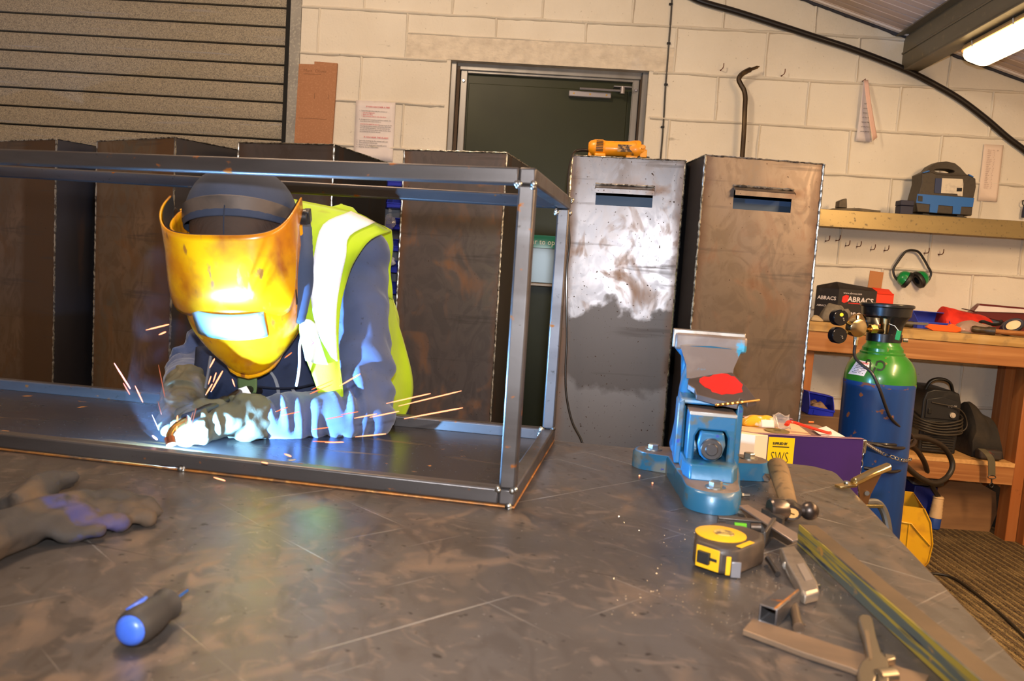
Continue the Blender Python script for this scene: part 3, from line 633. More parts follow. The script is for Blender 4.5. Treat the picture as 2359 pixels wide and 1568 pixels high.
obj('front_apron', B().box(-.02, 1.9, VF+.006, VF+.045, BZ-.132, BZ-.0425), pine, bench, MX(), bevel=.003)
lx = (BI @ G(2281,1226,0)).x
for k, (a, v0, w) in enumerate(((lx, VF+.06, .05), (lx+.052, VF+.01, .052), (lx+.106, VF-.012, .06))):
    obj('leg', B().box(a, a+w, v0, v0+.09, .0, BZ-.044-(.0885 if k < 2 else 0) + (.0 if k < 2 else 0)), pineV, bench, MX(), bevel=.003)
obj('leg', B().box(0, .06, VF+.05, VF+.12, 0, BZ-.133), pineV, bench, MX(), bevel=.003)
obj('leg', B().box(lx+.09, lx+.15, -.10, -.03, 0, BZ-.043), pineV, bench, MX(), bevel=.003)
shp = Bv(2281,1063,VF+.055); SZ = shp.z
obj('low_shelf', B().box(.22, lx-.002, VF+.055, -.03, SZ-.02, SZ), M('chipboard', (204,156,96), .65, 0, [('noise', 60, .4, .7, (184,136,78), .65)]), bench, MX(), bevel=.001)
obj('shelf_rail', B().box(.22, lx-.002, VF+.056, VF+.10, SZ-.102, SZ-.0205), pine, bench, MX(), bevel=.002)

# ------------------------------------------------------------------ black disc carton
cblack = M('black_carton', (30,24,24), .5, 0, [('noise', 30, .6, .75, (58,48,44), .6)]); cred = M('red_carton', (232,58,30), .5); cbrown = M('brown_card', (168,112,68), .75)
wtext = M('white_print', (215,205,205), .6)
p0 = Bt(1925, 741); mx = MX.Translation(V((p0.x, p0.y, BZ))) @ MX.Rotation(R(5), 4, 'Z')
CT = BF @ mx
t = thing('disc_carton', 'black and red open cardboard carton with white lettering at the back of the wooden bench', 'carton', CT)
w_, d_, h_ = .268, .17, .170; lw = .105
q = B()                                    # left face angled back, front face
fl_ = (-.078, .075)
def wall4(a, c, z0, z1, th=.003):
    b_ = B(); dx, dy = c[0]-a[0], c[1]-a[1]; L = math.hypot(dx, dy); nx, ny = -dy/L*th, dx/L*th
    b_.rings([[V((a[0], a[1], z)), V((c[0], c[1], z)), V((c[0]+nx, c[1]+ny, z)), V((a[0]+nx, a[1]+ny, z))] for z in (z0, z1)]); return b_
obj('front_face', wall4((0,0), (w_*.69,0), 0, h_*.93), cblack, t, MX()); obj('front_face', wall4((w_*.69,0), (w_,0), 0, h_*.86), cred, t, MX())['label'] = 'red end of the carton front'
obj('side_face', wall4(fl_, (0,0), 0, h_*.92), cblack, t, MX()); obj('side_face', wall4((w_,0), (w_-.03,.12), 0, h_*.9), cred, t, MX()); obj('back_face', wall4((w_-.03,.12), fl_, 0, h_*.95), cblack, t, MX())
q = B(); q.rings([[V((.0,.0,h_*.93)), V((w_*.69,.0,h_*.93)), V((w_*.69,.003,h_*.93)), V((0,.003,h_*.93))], [V((.01,.055,h_*1.12)), V((w_*.68,.05,h_*1.02)), V((w_*.68,.053,h_*1.02)), V((.01,.058,h_*1.12))]]); obj('top_flap', q, cblack, t, MX())
q = B(); q.rings([[V((w_*.69,.0,h_*.87)), V((w_,.0,h_*.87)), V((w_,.003,h_*.87)), V((w_*.69,.003,h_*.87))], [V((w_*.68,.05,h_*1.04)), V((w_-.002,.05,h_*1.02)), V((w_-.002,.053,h_*1.02)), V((w_*.68,.053,h_*1.04))]]); obj('top_flap', q, cred, t, MX())['label'] = 'red top flap'
q = B(); q.rings([[V((*fl_, h_*.92)), V((0,0,h_*.92)), V((0,.003,h_*.92)), V((fl_[0],fl_[1]+.003,h_*.92))], [V((-.07,.085,h_*.98)), V((.01,.055,h_*1.12)), V((.01,.058,h_*1.12)), V((-.07,.088,h_*.98))]]); obj('top_flap', q, cblack, t, MX())
q = B(); q.rings([[V((.195,.118,h_*.9)), V((.262,.118,h_*.9)), V((.262,.121,h_*.9)), V((.195,.121,h_*.9))], [V((.203,.128,h_*1.52)), V((.272,.128,h_*1.50)), V((.272,.131,h_*1.50)), V((.203,.131,h_*1.52))]]); obj('raised_flap', q, cbrown, t, MX())['label'] = 'plain brown cardboard flap standing up'
text('lettering', 'ABRACS', .034, wtext, MX.Translation(V((.046, -.001, h_*.60))) @ MX.Rotation(R(2),4,'Y') @ FACE, t, bold=.0007)
text('lettering', 'www.abracs.com', .013, wtext, MX.Translation(V((.022, -.001, h_*.80))) @ FACE, t)
text('lettering', 'DISCS', .036, wtext, MX.Translation(V((.040, -.001, h_*.15))) @ FACE, t, bold=.0007)
sm = MX.Translation(V((fl_[0]+.006, fl_[1]-.010, h_*.60))) @ MX.Rotation(math.atan2(-fl_[1], -fl_[0]), 4, 'Z') @ FACE
text('lettering', 'ABRACS', .024, wtext, sm, t, bold=.0005); text('lettering', 'ABRACS', .012, wtext, MX.Translation(V((0,0,-.033))) @ sm, t)
for (a, c) in (((.022, .100), (.046, .128)),):
    obj('logo_mark', B().prism([(.018,.098), (.030,.092), (.048,.100), (.050,.128), (.036,.132), (.020,.122)], -.0008, 0), M('red_logo', (220,40,30), .5), t, MX())
obj('red_stripe', B().box(.050, .118, -.0008, 0, h_*.54, h_*.56), MC['red_logo'], t, MX())
obj('red_stripe', B().box(w_*.56, w_*.69, -.0008, 0, 0, h_*.10), MC['red_logo'], t, MX())

# ------------------------------------------------------------------ cloth-like heaps (gloves, rags, plastic)
def heap(name, label, cat, pts, hgt, mat, seed=0, nz=25, amp=.35, par=None, fr=BF, z0=None, group=None):
    """a low crumpled mound standing on the outline pts (x, y)"""
    z0 = BZ if z0 is None else z0; c = V((sum(p[0] for p in pts)/len(pts), sum(p[1] for p in pts)/len(pts)))
    q = B(); out = crom([V((p[0], p[1], 0)) for p in pts]+[V((pts[0][0], pts[0][1], 0))], 5)[:-1]; rg = []
    for s_, hh in ((1, 0), (1.02, .25), (.9, .62), (.65, .9), (.35, 1), (.06, 1.0)):
        rr = []
        for p in out:
            x = c[0]+(p.x-c[0])*s_; y = c[1]+(p.y-c[1])*s_; n = NZ.noise(V((x*nz+seed, y*nz, hh*2)))
            rr.append(V((x+.004*n, y+.004*n, z0+max(0, hgt*hh*(1+amp*n*2)))))
        rg.append(rr)
    q.rings(rg); o = obj(name, q, mat, par, fr, smooth=80, sub=1)
    return tag(o, label, cat, group) if par is None else o
def ft(x0, x1, v0, v1):
    a = Bv(x0, 755, v0).x; c = Bv(x1, 755, v0).x; return [(a, v0+.01), ((a+c)/2, v0), (c, v0+.015), (c-.01, v1), ((a+c)/2, v1+.01), (a+.01, v1)]
greyg = M('grey_glove', (120,110,96), .85, 0, [('noise', 25, .4, .7, (92,84,74), .85)], bump=('noise', 90, .4, .003))
brng = M('brown_rag', (128,100,66), .9, 0, [('noise', 25, .4, .7, (96,76,50), .9)], bump=('noise', 90, .4, .003))
def foot(l): return [(Bt(x, y).x, max(VF+.015, min(-.07, Bt(x, y).y))) for x, y in l]
heap('work_glove', 'limp grey work glove in front of the black carton on the bench', 'glove', ft(1893, 1968, -.43, -.35), .085, greyg, 3)
heap('rag', 'brown rag lying on the bench behind the brass regulator', 'rag', ft(1955, 2022, -.475, -.39), .045, brng, 9)
heap('rag', 'small pale crumpled rag on the bench edge beside the rusty box', 'rag', ft(1868, 1898, -.46, -.41), .024, M('pale_rag', (170,150,118), .9, bump=('noise', 90, .4, .003)), 5)
# blue bin on bench
p0 = Bv(2112, 750, -.27)
make_bin('parts_bin', 'royal blue plastic parts bin lying on the wooden bench beside the red pouch', 'parts bin', None, BF @ MX.Translation(V((p0.x, -.27, BZ))) @ MX.Rotation(R(6),4,'Z'), w=.165, d=.12, h=.082, mat=M('blue_bench_bin', (46,66,176), .35))
# red pouch
redf = M('red_fabric', (216,44,24), .7, 0, [('noise', 20, .4, .7, (180,30,20), .75)], bump=('noise', 20, .3, .006))
t = thing('red_pouch', 'red fabric first-aid style pouch with black straps on the bench', 'pouch', BF)
a = Bv(2178,740,-.25); c = Bv(2304,745,-.25)
q = B(); q.grid(lambda i, j: V((lerp(a.x, c.x, i), -.25+j*.17, BZ+.002+(.112-.030*i)*math.sin(PI*min(1, max(0, j)))**.5*(1-.25*i*j)*(min(1, i*12))**.5*(min(1, (1-i)*10))**.5+.004*NZ.noise(V((i*6, j*5, 0))))), 22, 14)
obj('pouch_body', q, redf, t, MX(), solid=.004)
obj('black_strap', B().tube([V((lerp(a.x,c.x,.38), -.20, BZ+.108)), V((lerp(a.x,c.x,.55), -.19, BZ+.104)), V((lerp(a.x,c.x,.72), -.16, BZ+.096))], .008, 6, flat=.3), black_rubber, t, MX())
obj('grab_handle', B().tube(crom([V((lerp(a.x,c.x,.60), -.262, BZ+.050)), V((lerp(a.x,c.x,.64), -.275, BZ+.056)), V((lerp(a.x,c.x,.8), -.278, BZ+.046)), V((lerp(a.x,c.x,.97), -.266, BZ+.052)), V((lerp(a.x,c.x,1.0), -.255, BZ+.066))], 5), .008, 8), black_rubber, t, MX())
# dark red folder
t = thing('ring_binder', 'dark red lever-arch binder leaning at the back of the bench, right end', 'binder', BF)
a = Bv(2240,728,-.10); dr = M('dark_red_cover', (92,18,24), .35, 0, coat=.3)
q = B(); q.rings([[V((a.x, -.075, BZ+.085)), V((a.x+.42, -.075, BZ+.02)), V((a.x+.42, -.03, BZ+.02)), V((a.x, -.03, BZ+.085))], [V((a.x+.055, -.06, BZ+.140)), V((a.x+.42, -.06, BZ+.135)), V((a.x+.42, -.02, BZ+.135)), V((a.x+.055, -.02, BZ+.140))]]); obj('binder_cover', q, dr, t, MX(), bevel=.003)
obj('binder_foot', B().box(a.x+.06, a.x+.42, -.07, -.03, BZ, BZ+.05), dr, t, MX())
q = B(); q.rings([[V((a.x+.02, -.078, BZ+.100)), V((a.x+.42, -.078, BZ+.117)), V((a.x+.42, -.074, BZ+.117)), V((a.x+.02, -.074, BZ+.100))], [V((a.x+.045, -.066, BZ+.130)), V((a.x+.42, -.066, BZ+.127)), V((a.x+.42, -.06, BZ+.127)), V((a.x+.045, -.06, BZ+.130))]]); obj('paper_block', q, paper, t, MX())
# goggles
t = thing('goggles', 'dark blue framed goggles with a pale lens at the right end of the bench', 'goggles', BF)
a = Bv(2334,741,-.34); gm_ = MX.Translation(V((a.x, -.34, BZ+.048))) @ MX.Rotation(R(-28),4,'Y') @ MX.Rotation(R(62),4,'X') @ MX.Diagonal((1.35,.8,1,1))
dn = M('dark_navy_plastic', (26,28,46), .45)
obj('goggle_frame', B().lathe([(.026,.012), (.036,.010), (.042,-.004), (.040,-.03), (.034,-.03), (.028,.0)], 24, gm_, cap=False), dn, t, MX(), solid=.002)
obj('lens', B().lathe([(.0001,.009), (.027,.008), (.027,.004), (.0001,.004)], 24, gm_), M('cream_lens', (226,196,150), .4), t, MX())
obj('strap', B().tube([V((a.x+.03,-.31,BZ+.03)), V((a.x+.08,-.29,BZ+.012)), V((a.x+.14,-.29,BZ+.012))], .012, 6, flat=.3), dn, t, MX())
# orange-handled saw
t = thing('hand_saw', 'small saw with a bright orange plastic handle on the bench edge', 'saw', BF)
a = Bv(2134,765,VF+.05); c = Bv(2217,773,VF+.035); orp = M('orange_plastic', (238,92,22), .4)
z = BZ; dy = (c.y-a.y)
q = B(); q.prism([(a.x,.012), (a.x+.012,.028), (a.x+.10,.028), (a.x+.105,.036), (a.x+.135,.034), (c.x-.03,.030), (c.x,.022), (c.x,.006), (c.x-.02,0), (a.x+.03,0)], 0, .024, MX.Translation(V((0, a.y, z+.001)))); obj('handle', q, orp, t, MX(), bevel=.005)
obj('blade', B().rings([[V((a.x-.15, a.y+.05, z+.020)), V((a.x+.01, a.y+.012, z+.022)), V((a.x+.01, a.y+.013, z+.022)), V((a.x-.15, a.y+.051, z+.020))], [V((a.x-.15, a.y+.05, z+.026)), V((a.x+.01, a.y+.012, z+.034)), V((a.x+.01, a.y+.013, z+.034)), V((a.x-.15, a.y+.051, z+.026))]]), chrome, t, MX())
# black torch handle
t = thing('black_torch', 'stubby dark rubber-gripped torch on the bench behind the cylinder guard', 'torch', BF)
a = Bv(2100,750,-.36); a.z = BZ; q = B(); q.tube([a+V((-.075,.03,.018)), a+V((-.02,.005,.018)), a+V((0,0,.018))], [.012,.014,.0165], 14); obj('torch_body', q, M('olive_rubber', (70,62,44), .6, bump=('noise', 60, .3, .003)), t, MX())
obj('end_cap', B().cyl(a+V((0,0,.018)), a+V((.006,-.002,.018)), .0150, 14), black_rubber, t, MX())
# plastic bag + ball pein hammer on bench
bagp = M('cloudy_plastic', (196,176,160), .25, 0, [('noise', 12, .5, .7, (170,120,110), .3)], trans=.4, alpha=.75, bump=('noise', 30, .5, .006))
heap('clear_plastic_bag', 'crumpled clear plastic bag of small parts between the orange saw and red pouch', 'plastic bag', ft(2208, 2300, -.41, -.33), .050, bagp, 14, amp=.35)
t = thing('lump_hammer', 'hammer with a dark steel head and orange-brown wooden handle on the bench edge', 'hammer', BF)
a = Bv(2252,778,VF+.03); hz = BZ+.021
ironm = M('dark_hammer_iron', (92,78,60), .42, .7, [('noise', 30, .45, .7, (60,52,44), .5)])
q = B(); A0 = V((a.x-.005, a.y+.05, hz)); A1 = V((a.x+.075, a.y-.0, hz)); q.tube([A0, A0.lerp(A1,.12), A0.lerp(A1,.25), A0.lerp(A1,.6), A0.lerp(A1,.72), A1], [.012,.017,.015,.0145,.0185,.0185], 16); obj('hammer_head', q, ironm, t, MX())
B0 = A0.lerp(A1,.55); obj('handle', B().tube([B0, B0+V((.10,.02,-.003)), B0+V((.26,.05,-.004))], [.012,.014,.016], 12, flat=.8), pine, t, MX())
heap('dusty_pliers_pile', 'grey scrap of small tools in front of the black torch on the bench', 'scrap', ft(2216, 2243, -.475, -.455), .008, greyg, 4)

# ------------------------------------------------------------------ inverter welder under the bench
a = Bv(2100,1040,-.33); a.z = SZ; wmx = BF @ MX.Translation(V((a.x+.012, -.36, SZ))) @ MX.Rotation(R(-4),4,'Z')
t = thing('welding_inverter', 'black portable welding machine with vents and wrapped cable on the low bench shelf', 'welding machine', wmx)
ww, wh, wdp = .168, .305, .27
q = B(); q.prism([(0,.008), (ww,.008), (ww+.003,.1), (ww,wh*.82), (ww*.93,wh*.96), (ww*.7,wh), (ww*.25,wh), (ww*.06,wh*.95), (-.003,wh*.82), (-.003,.1)], 0, wdp); obj('machine_case', q, black_plastic, t, MX(), bevel=.006)
q = B(); q.prism([(.012,wh*.55), (ww-.012,wh*.55), (ww-.012,wh*.84), (ww*.5,wh*.90), (.012,wh*.84)], -.006, .001); obj('control_panel', q, M('dark_panel', (34,34,36), .35), t, MX(), bevel=.003)
q = B()
for i in range(12): q.box(.014, ww-.014, -.008, .002, .025+i*.0115, .031+i*.0115)
obj('vent_grille', q, M('vent_black', (42,38,34), .4), t, MX(), bevel=.0015)
obj('switch', B().box(.022, .037, -.012, -.004, wh*.62, wh*.70), black_rubber, t, MX(), bevel=.002)
q = B(); q.cyl((ww*.78,-.004,wh*.63), (ww*.78,-.016,wh*.63), .0125, 16); q.cyl((ww*.78,-.014,wh*.63), (ww*.78,-.020,wh*.63), .008, 16); obj('output_socket', q, M('cream_socket', (196,184,168), .4, .3), t, MX())
text('lettering', '170 ST', .014, wtext, MX.Translation(V((ww*.64, -.007, wh*.745))) @ FACE, t)
obj('carry_handle', B().tube(crom([V((.02,.06,wh*.93)), V((.04,.05,wh*1.10)), V((ww*.5,.05,wh*1.15)), V((ww-.04,.05,wh*1.10)), V((ww-.015,.06,wh*.93))], 6), .012, 10, flat=.6), black_rubber, t, MX())
for k in range(5):
    z = .16-.016*k; o_ = .012+.003*k
    q = B(); q.tube(crom([V((-o_, .1, z+.02)), V((-.005,-.012-.002*k,z+.004*k)), V((ww*.5,-.018-.004*k,z-.012+.004*k)), V((ww+.006,-.012-.002*k,z+.015)), V((ww+o_+.01,.08,z+.03)), V((ww+.012,.2,z)), V((ww*.5,wdp+.01,z)), V((-o_,.2,z)), V((-o_, .1, z+.02))], 5), .0042, 7)
    obj('wrapped_cable', q, M('dusty_cable', (52,44,34), .6), t, MX())
q = B(); q.tube(crom([V((ww*.2,-.01,wh*.80)), V((ww*.9,-.02,wh*.74)), V((ww+.03,-.01,wh*.55)), V((ww+.012,-.015,wh*.40)), V((ww*.4,-.022,wh*.33)), V((-.01,-.012,wh*.38))], 6), .003, 7); obj('thin_lead', q, MC['dusty_cable'], t, MX())
# black fabric bag with strap
blk_cloth = M('black_cloth', (40,36,32), .9, 0, [('noise', 12, .4, .7, (56,48,38), .9)], bump=('noise', 18, .5, .012))
p = [Bv(x, y, -.22) for x, y in ((2196,1020),(2290,1070))]
t = thing('tool_bag', 'black fabric tool bag with a webbing strap hanging off the low bench shelf', 'bag', BF)
q = B(); xa = p[0].x+.02; xb = lx-.01
q.grid(lambda i, j: V((lerp(xa, xb, i), -.36+.28*j, SZ+.004+(lerp(.245, .14, i)+.03*NZ.noise(V((i*4, j*3, 1))))*(math.sin(PI*min(1,max(0,j)))**.45)*(min(1, i*8)**.5)*(min(1,(1-i)*8)**.5))), 24, 14); obj('bag_body', q, blk_cloth, t, MX(), solid=.005)
q = B(); q.box(lerp(xa,xb,.02), lerp(xa,xb,.72), -.42, -.37, SZ+.004, SZ+.05, MX.Translation(V((0,0,.0)))); obj('red_edged_panel', q, M('dark_olive_panel', (52,44,40), .7, 0, [('noise', (30,10,40), .6, .7, (110,40,24), .7)]), t, MX(), bevel=.01)
webm = M('olive_webbing', (86,78,58), .8, bump=('noise', (200,200,200), .3, .001))
sp = [Bv(2262,1034,VF+.03), Bv(2276,1046,VF-.005), Bv(2284,1060,VF-.01), Bv(2285,1080,VF-.012), Bv(2285,1096,VF-.012)]
sp[0].z = max(sp[0].z, SZ+.012); q = B()
for i in range(len(crom(sp,4))-1):
    pass
pp = crom(sp, 4); rg = [[c+V((-.016,0,0)), c+V((.016,0,0)), c+V((.016,.003,.001)), c+V((-.016,.003,.001))] for c in pp]; q.rings(rg); obj('strap', q, webm, t, MX())
e = sp[-1]; q = B(); q.tube([e+V((.018*math.cos(a_), 0, -.005+.008*math.sin(a_))) for a_ in [2*PI*i/10 for i in range(11)]], .0022, 6); obj('buckle', q, black_rubber, t, MX())
q = B(); q.tube(crom([e+V((0,0,-.012)), e+V((.002,0,-.03)), e+V((-.006,0,-.042)), e+V((.004,0,-.052)), e+V((.012,0,-.042)), e+V((.006,0,-.032))], 5), .003, 7); obj('snap_hook', q, black_rubber, t, MX())

# under the shelf: boards and clutter
t = obj('leaning_board', B().prism([(0,.0), (.25,-.0), (.285,.10), (.275,.20), (.20,.235), (.0,.24)], 0, .02), M('weathered_board', (128,92,58), .8, 0, [('noise', (3,3,20), .4, .7, (104,72,44), .8)]), None, BF @ MX.Translation(V((Bv(2160,1180,-.30).x, -.30, .004))) @ MX.Rotation(R(-8),4,'X'))
tag(t, 'rough brown board leaning under the low bench shelf', 'board')
t = thing('blue_crate', 'dark blue crate with a grey bag on it under the low bench shelf', 'crate', BF @ MX.Translation(V((Bv(2092,1150,-.22).x, -.27, 0))))
obj('crate_body', B().box(0, .13, 0, .16, 0, .20), M('deep_blue_plastic', (22,34,110), .5), t, MX(), bevel=.004)
heap('grey_bag', '', '', [(-.02,-.01), (.12,-.02), (.15,.10), (.02,.15)], .075, M('grey_bag', (104,102,106), .8, bump=('noise', 20, .5, .01)), 2, par=t, fr=MX(), z0=.20)
tag(heap('carpet_fray', '', '', [(0,0), (.09,-.02), (.20,-.03), (.235,.02), (.12,.05), (.02,.05)], .035, M('frayed_carpet', (150,116,72), .95, bump=('noise', 90, .9, .01)), 7, par=None, fr=MX.Translation(G(2205,1202,0)), z0=0, nz=60), 'frayed rolled end of brown carpet against the bench leg', 'carpet remnant')
t = thing('dark_holdall', 'dark slumped bag on the floor below the low bench shelf, behind the board', 'bag', BF)
q = B(); xa = Bv(2250,1180,-.15).x; q.grid(lambda i, j: V((xa-.02+.20*i, -.20+.16*j, .004+.20*(math.sin(PI*i)**.5)*(math.sin(PI*j)**.5)+.01*NZ.noise(V((i*5,j*5,0))))), 12, 10); obj('bag_body', q, blk_cloth, t, MX(), solid=.004)

# ------------------------------------------------------------------ gas cylinder
CX, CY = 1.276, 2.76; CR_ = .1155
CM = MX.Translation(V((CX, CY, 0)))
cyl = thing('gas_cylinder', 'tall blue gas cylinder with a green shoulder and black valve guard beside the trolley', 'gas cylinder', CM)
bluec = M('chipped_blue_paint', (12,56,118), .38, 0, [('noise', (14,14,2.5), .42, .7, (12,46,98), .42), ('noise', 22, .665, .70, (118,74,44), .7), ('noise', (40,40,3), .71, .74, (90,160,170), .5)], coat=.15)
greenc = M('green_shoulder_paint', (44,112,30), .3, 0, [('noise', 20, .68, .71, (150,80,44), .7), ('noise', (8,8,3), .45, .7, (38,98,28), .35)], coat=.3)
zc = .797
obj('cylinder_body', B().lathe([(.0001,.004), (.095,.004), (.110,.02), (CR_,.05), (CR_,zc)], 56, cap=False), bluec, cyl, MX())
prof = [(CR_, zc), (CR_,zc+.018), (.113,zc+.035), (.106,zc+.058), (.094,zc+.078), (.080,zc+.092), (.072,zc+.098)]
obj('shoulder', B().lathe(prof, 56, cap=False), greenc, cyl, MX())['label'] = 'green shoulder'
obj('rust_ring', B().lathe([(CR_+.0004, zc-.010), (CR_+.0007, zc-.002), (CR_+.0004, zc+.004)], 56, cap=False), M('chipped_edge', (12,56,118), .5, 0, [('noise', (20,20,60), .54, .57, (112,66,40), .7), ('noise', 14, .62, .64, (64,160,44), .4)]), cyl, MX())
obj('neck_ring', B().lathe([(.072,zc+.098), (.0725,zc+.104), (.066,zc+.108), (.066,zc+.118), (.060,zc+.126), (.055,zc+.132), (.054,zc+.142), (.03,zc+.142)], 40, cap=False), greenc, cyl, MX())['label'] = 'green neck ring'
zg = zc+.140
guard = M('black_guard_steel', (24,24,26), .32, .2, [('noise', 40, .6, .75, (60,50,40), .5)], coat=.3)
q = B(); q.lathe([(.052,zg), (.057,zg+.002), (.057,zg+.028), (.053,zg+.030), (.046,zg+.030), (.046,zg)], 40, cap=False); q.lathe([(.083,zg+.118), (.087,zg+.121), (.087,zg+.128), (.083,zg+.131), (.076,zg+.124), (.074,zg+.090), (.068,zg+.082), (.071,zg+.086), (.078,zg+.090), (.081,zg+.118)], 48, cap=False)
def arm(a0, a1):
    rg = []
    for z, r, k in ((.012,.0555,1.05), (.035,.056,.92), (.055,.060,.86), (.075,.068,.95), (.092,.078,1.4)):
        m_ = (a0+a1)/2; h_2 = (a1-a0)/2*k; n = 8; o_ = []
        for i in range(n+1): t_ = m_-h_2+2*h_2*i/n; o_.append(V((r*math.cos(t_), r*math.sin(t_), zg+z)))
        for i in range(n, -1, -1): t_ = m_-h_2+2*h_2*i/n; o_.append(V(((r-.006)*math.cos(t_), (r-.006)*math.sin(t_), zg+z)))
        rg.append(o_)
    q.rings(rg)
arm(R(-104), R(-40)); arm(R(80), R(150))
obj('valve_guard', q, guard, cyl, MX())
q = B(); q.cyl((.052,-.03,zg+.012), (.066,-.034,zg+.012), .007, 10); obj('guard_bolt', q, zinc, cyl, MX())
brass = M('polished_brass', (226,190,120), .2, 1)
q = B(); q.cyl((0,0,zg-.02), (0,0,zg+.06), .015, 16); q.cyl((0,0,zg+.035), (-.05,-.012,zg+.035), .012, 16); q.cyl((0,0,zg+.06), (0,0,zg+.085), .02, 12); obj('valve', q, M('dark_brass', (140,116,78), .4, 1), cyl, MX())
# regulator: its own thing, screwed on the valve
t = thing('gas_regulator', 'brass gas regulator with two black gauges screwed on the cylinder valve', 'regulator', CM)
def CP_(px, py, d): p = Yp(px, py, d); return p - V((CX, CY, 0))
RC = CP_(1974, 755, 2.69)
q = B(); q.cyl((-.045,-.012,zg+.035), RC+V((.02,.01,0)), .0085, 14); obj('inlet_stem', q, brass, t, MX())
q = B(); nutc = CP_(2011,757,2.72); q.tube([nutc+V((-.012,-.002,0)), nutc+V((.012,.002,0))], .017, 6); obj('inlet_nut', q, brass, t, MX(), bevel=.002)
q = B(); q.lathe([(.0001,.0135), (.027,.013), (.030,.011), (.031,.007), (.031,-.018), (.0001,-.018)], 36, MX.Translation(RC) @ MX.Rotation(PI/2+R(4),4,'X') @ MX.Rotation(R(10),4,'Y')); obj('regulator_body', q, M('turned_brass', (206,184,140), .22, 1, aniso=.8), t, MX())
q = B()
for (px, py) in ((1934,731), (1931,772)):
    c = CP_(px, py, 2.68); q2 = B(); q2.lathe([(.0001,.011), (.0245,.011), (.0265,.009), (.0275,.005), (.0275,-.018), (.0001,-.018)], 32, MX.Translation(c) @ MX.Rotation(PI/2,4,'X') @ MX.Rotation(R(8),4,'Y'))
    g_ = obj('gauge', q2, M('gloss_black', (12,12,16), .2, 0, coat=.4), t, MX())
    obj('gauge_stem', B().cyl(c+V((.024,.004,-.012 if py < 750 else .006)), RC+V((-.022,.006,.012 if py < 750 else -.008)), .0065, 8), brass, t, MX())
    for k in range(2): obj('rivet', B().cyl(c+V((.008+.002*k,-.0105,-.002-.006*k)), c+V((.008+.002*k,-.014,-.002-.006*k)), .0024, 8), zinc, t, MX())
    if py < 750: obj('yellow_sticker', B().cyl(c+V((.001,-.0115,.010)), c+V((.001,-.0135,.010)), .006, 16), M('yellow_sticker', (232,206,40), .5), t, MX())
q = B(); q.tube([RC+V((0,0,-.028)), RC+V((0,0,-.040))], .0085, 6); q.tube([RC+V((0,0,-.040)), RC+V((0,0,-.058))], .0075, 12); obj('outlet', q, M('bright_outlet', (236,222,190), .15, 1), t, MX()); q = B().cyl(RC+V((0,0,.028)), RC+V((0,0,.042)), .007, 8); obj('relief_valve', q, brass, t, MX())
# gas hose
h = [CAMP*0]
hp = [RC+V((CX,CY,-.056)), Yp(1968,812,2.69), Yp(1972,826,2.68), Yp(1988,842,2.66), Yp(2008,858,2.645), Yp(2026,895,2.635), Yp(2040,935,2.635), Yp(2052,962,2.64), Yp(2075,985,2.66), Yp(2096,998,2.72), Yp(2100,1010,2.78), Yp(2080,1022,2.70), Yp(2050,1024,2.63), Yp(2010,1021,2.64)]
tag(obj('gas_hose', B().tube(crom(hp, 6), .0052, 10), cab), 'black gas hose running from the regulator down the cylinder front', 'hose')
# label and letters on the shoulder
def on_sh(px, py):                        # nearest point on the shoulder for a pixel
    d = ray(px, py); best = None
    for i in range(400):
        p = CAMP + d*(2.5+i*.0008)/d.y; r = math.hypot(p.x-CX, p.y-CY); z = p.z
        if z > prof[-1][1]: continue
        rr = CR_ if z < prof[1][1] else next((lerp(prof[k][0], prof[k+1][0], (z-prof[k][1])/(prof[k+1][1]-prof[k][1])) for k in range(len(prof)-1) if prof[k][1] <= z <= prof[k+1][1]), 0)
        if r <= rr+.0012: return p - V((CX, CY, 0))
    return (CAMP+d*2.65/d.y)-V((CX, CY, 0))
c4 = [(1954,860), (1990,866), (2008,835), (1975,828)]
def quad(i, j): a = (lerp(c4[0][0], c4[1][0], i), lerp(c4[0][1], c4[1][1], i)); c = (lerp(c4[3][0], c4[2][0], i), lerp(c4[3][1], c4[2][1], i)); return (lerp(a[0], c[0], j), lerp(a[1], c[1], j))
q = B(); q.grid(lambda i, j: on_sh(*quad(i, j)), 10, 10); lbl = obj('paper_label', q, M('label_white', (228,214,206), .5), cyl, MX())
q = B()
for k in range(6):
    for m2 in range(9):
        if random.random() < .85:
            i0 = .15+m2*.08; j0 = .14+k*.11
            pts = [on_sh(*quad(i0, j0)), on_sh(*quad(i0+.06, j0)), on_sh(*quad(i0+.06, j0+.04)), on_sh(*quad(i0, j0+.04))]
            q._add([p+V((-.2,-1,.2)).normalized()*.0006 for p in pts], [(0,1,2,3)])
obj('small_print', q, ink, lbl, MX())
q = B()
for m2 in range(8):
    i0 = .30+m2*.07; pts = [on_sh(*quad(i0, .80)), on_sh(*quad(i0+.045, .80)), on_sh(*quad(i0+.045, .92)), on_sh(*quad(i0, .92))]; q._add([p+V((-.2,-1,.2)).normalized()*.0006 for p in pts], [(0,1,2,3)])
obj('red_print', q, red_ink, lbl, MX())
def stencil(strokes, w=4.0):
    q = B()
    for st in strokes:
        st = crom([V((*s_, 0)) for s_ in st], 5) if len(st) > 2 else [V((*s_, 0)) for s_ in st]
        a = []; b_ = []
        for i, p in enumerate(st):
            t_ = (st[min(i+1, len(st)-1)]-st[max(i-1, 0)]).normalized(); n = V((-t_.y, t_.x, 0))*w/2
            a.append(on_sh(p.x+n.x, p.y+n.y)+V((0,-.0011,.0005))); b_.append(on_sh(p.x-n.x, p.y-n.y)+V((0,-.0011,.0005)))
        q.rings([a, b_], cap=False, closed=False)
    return q
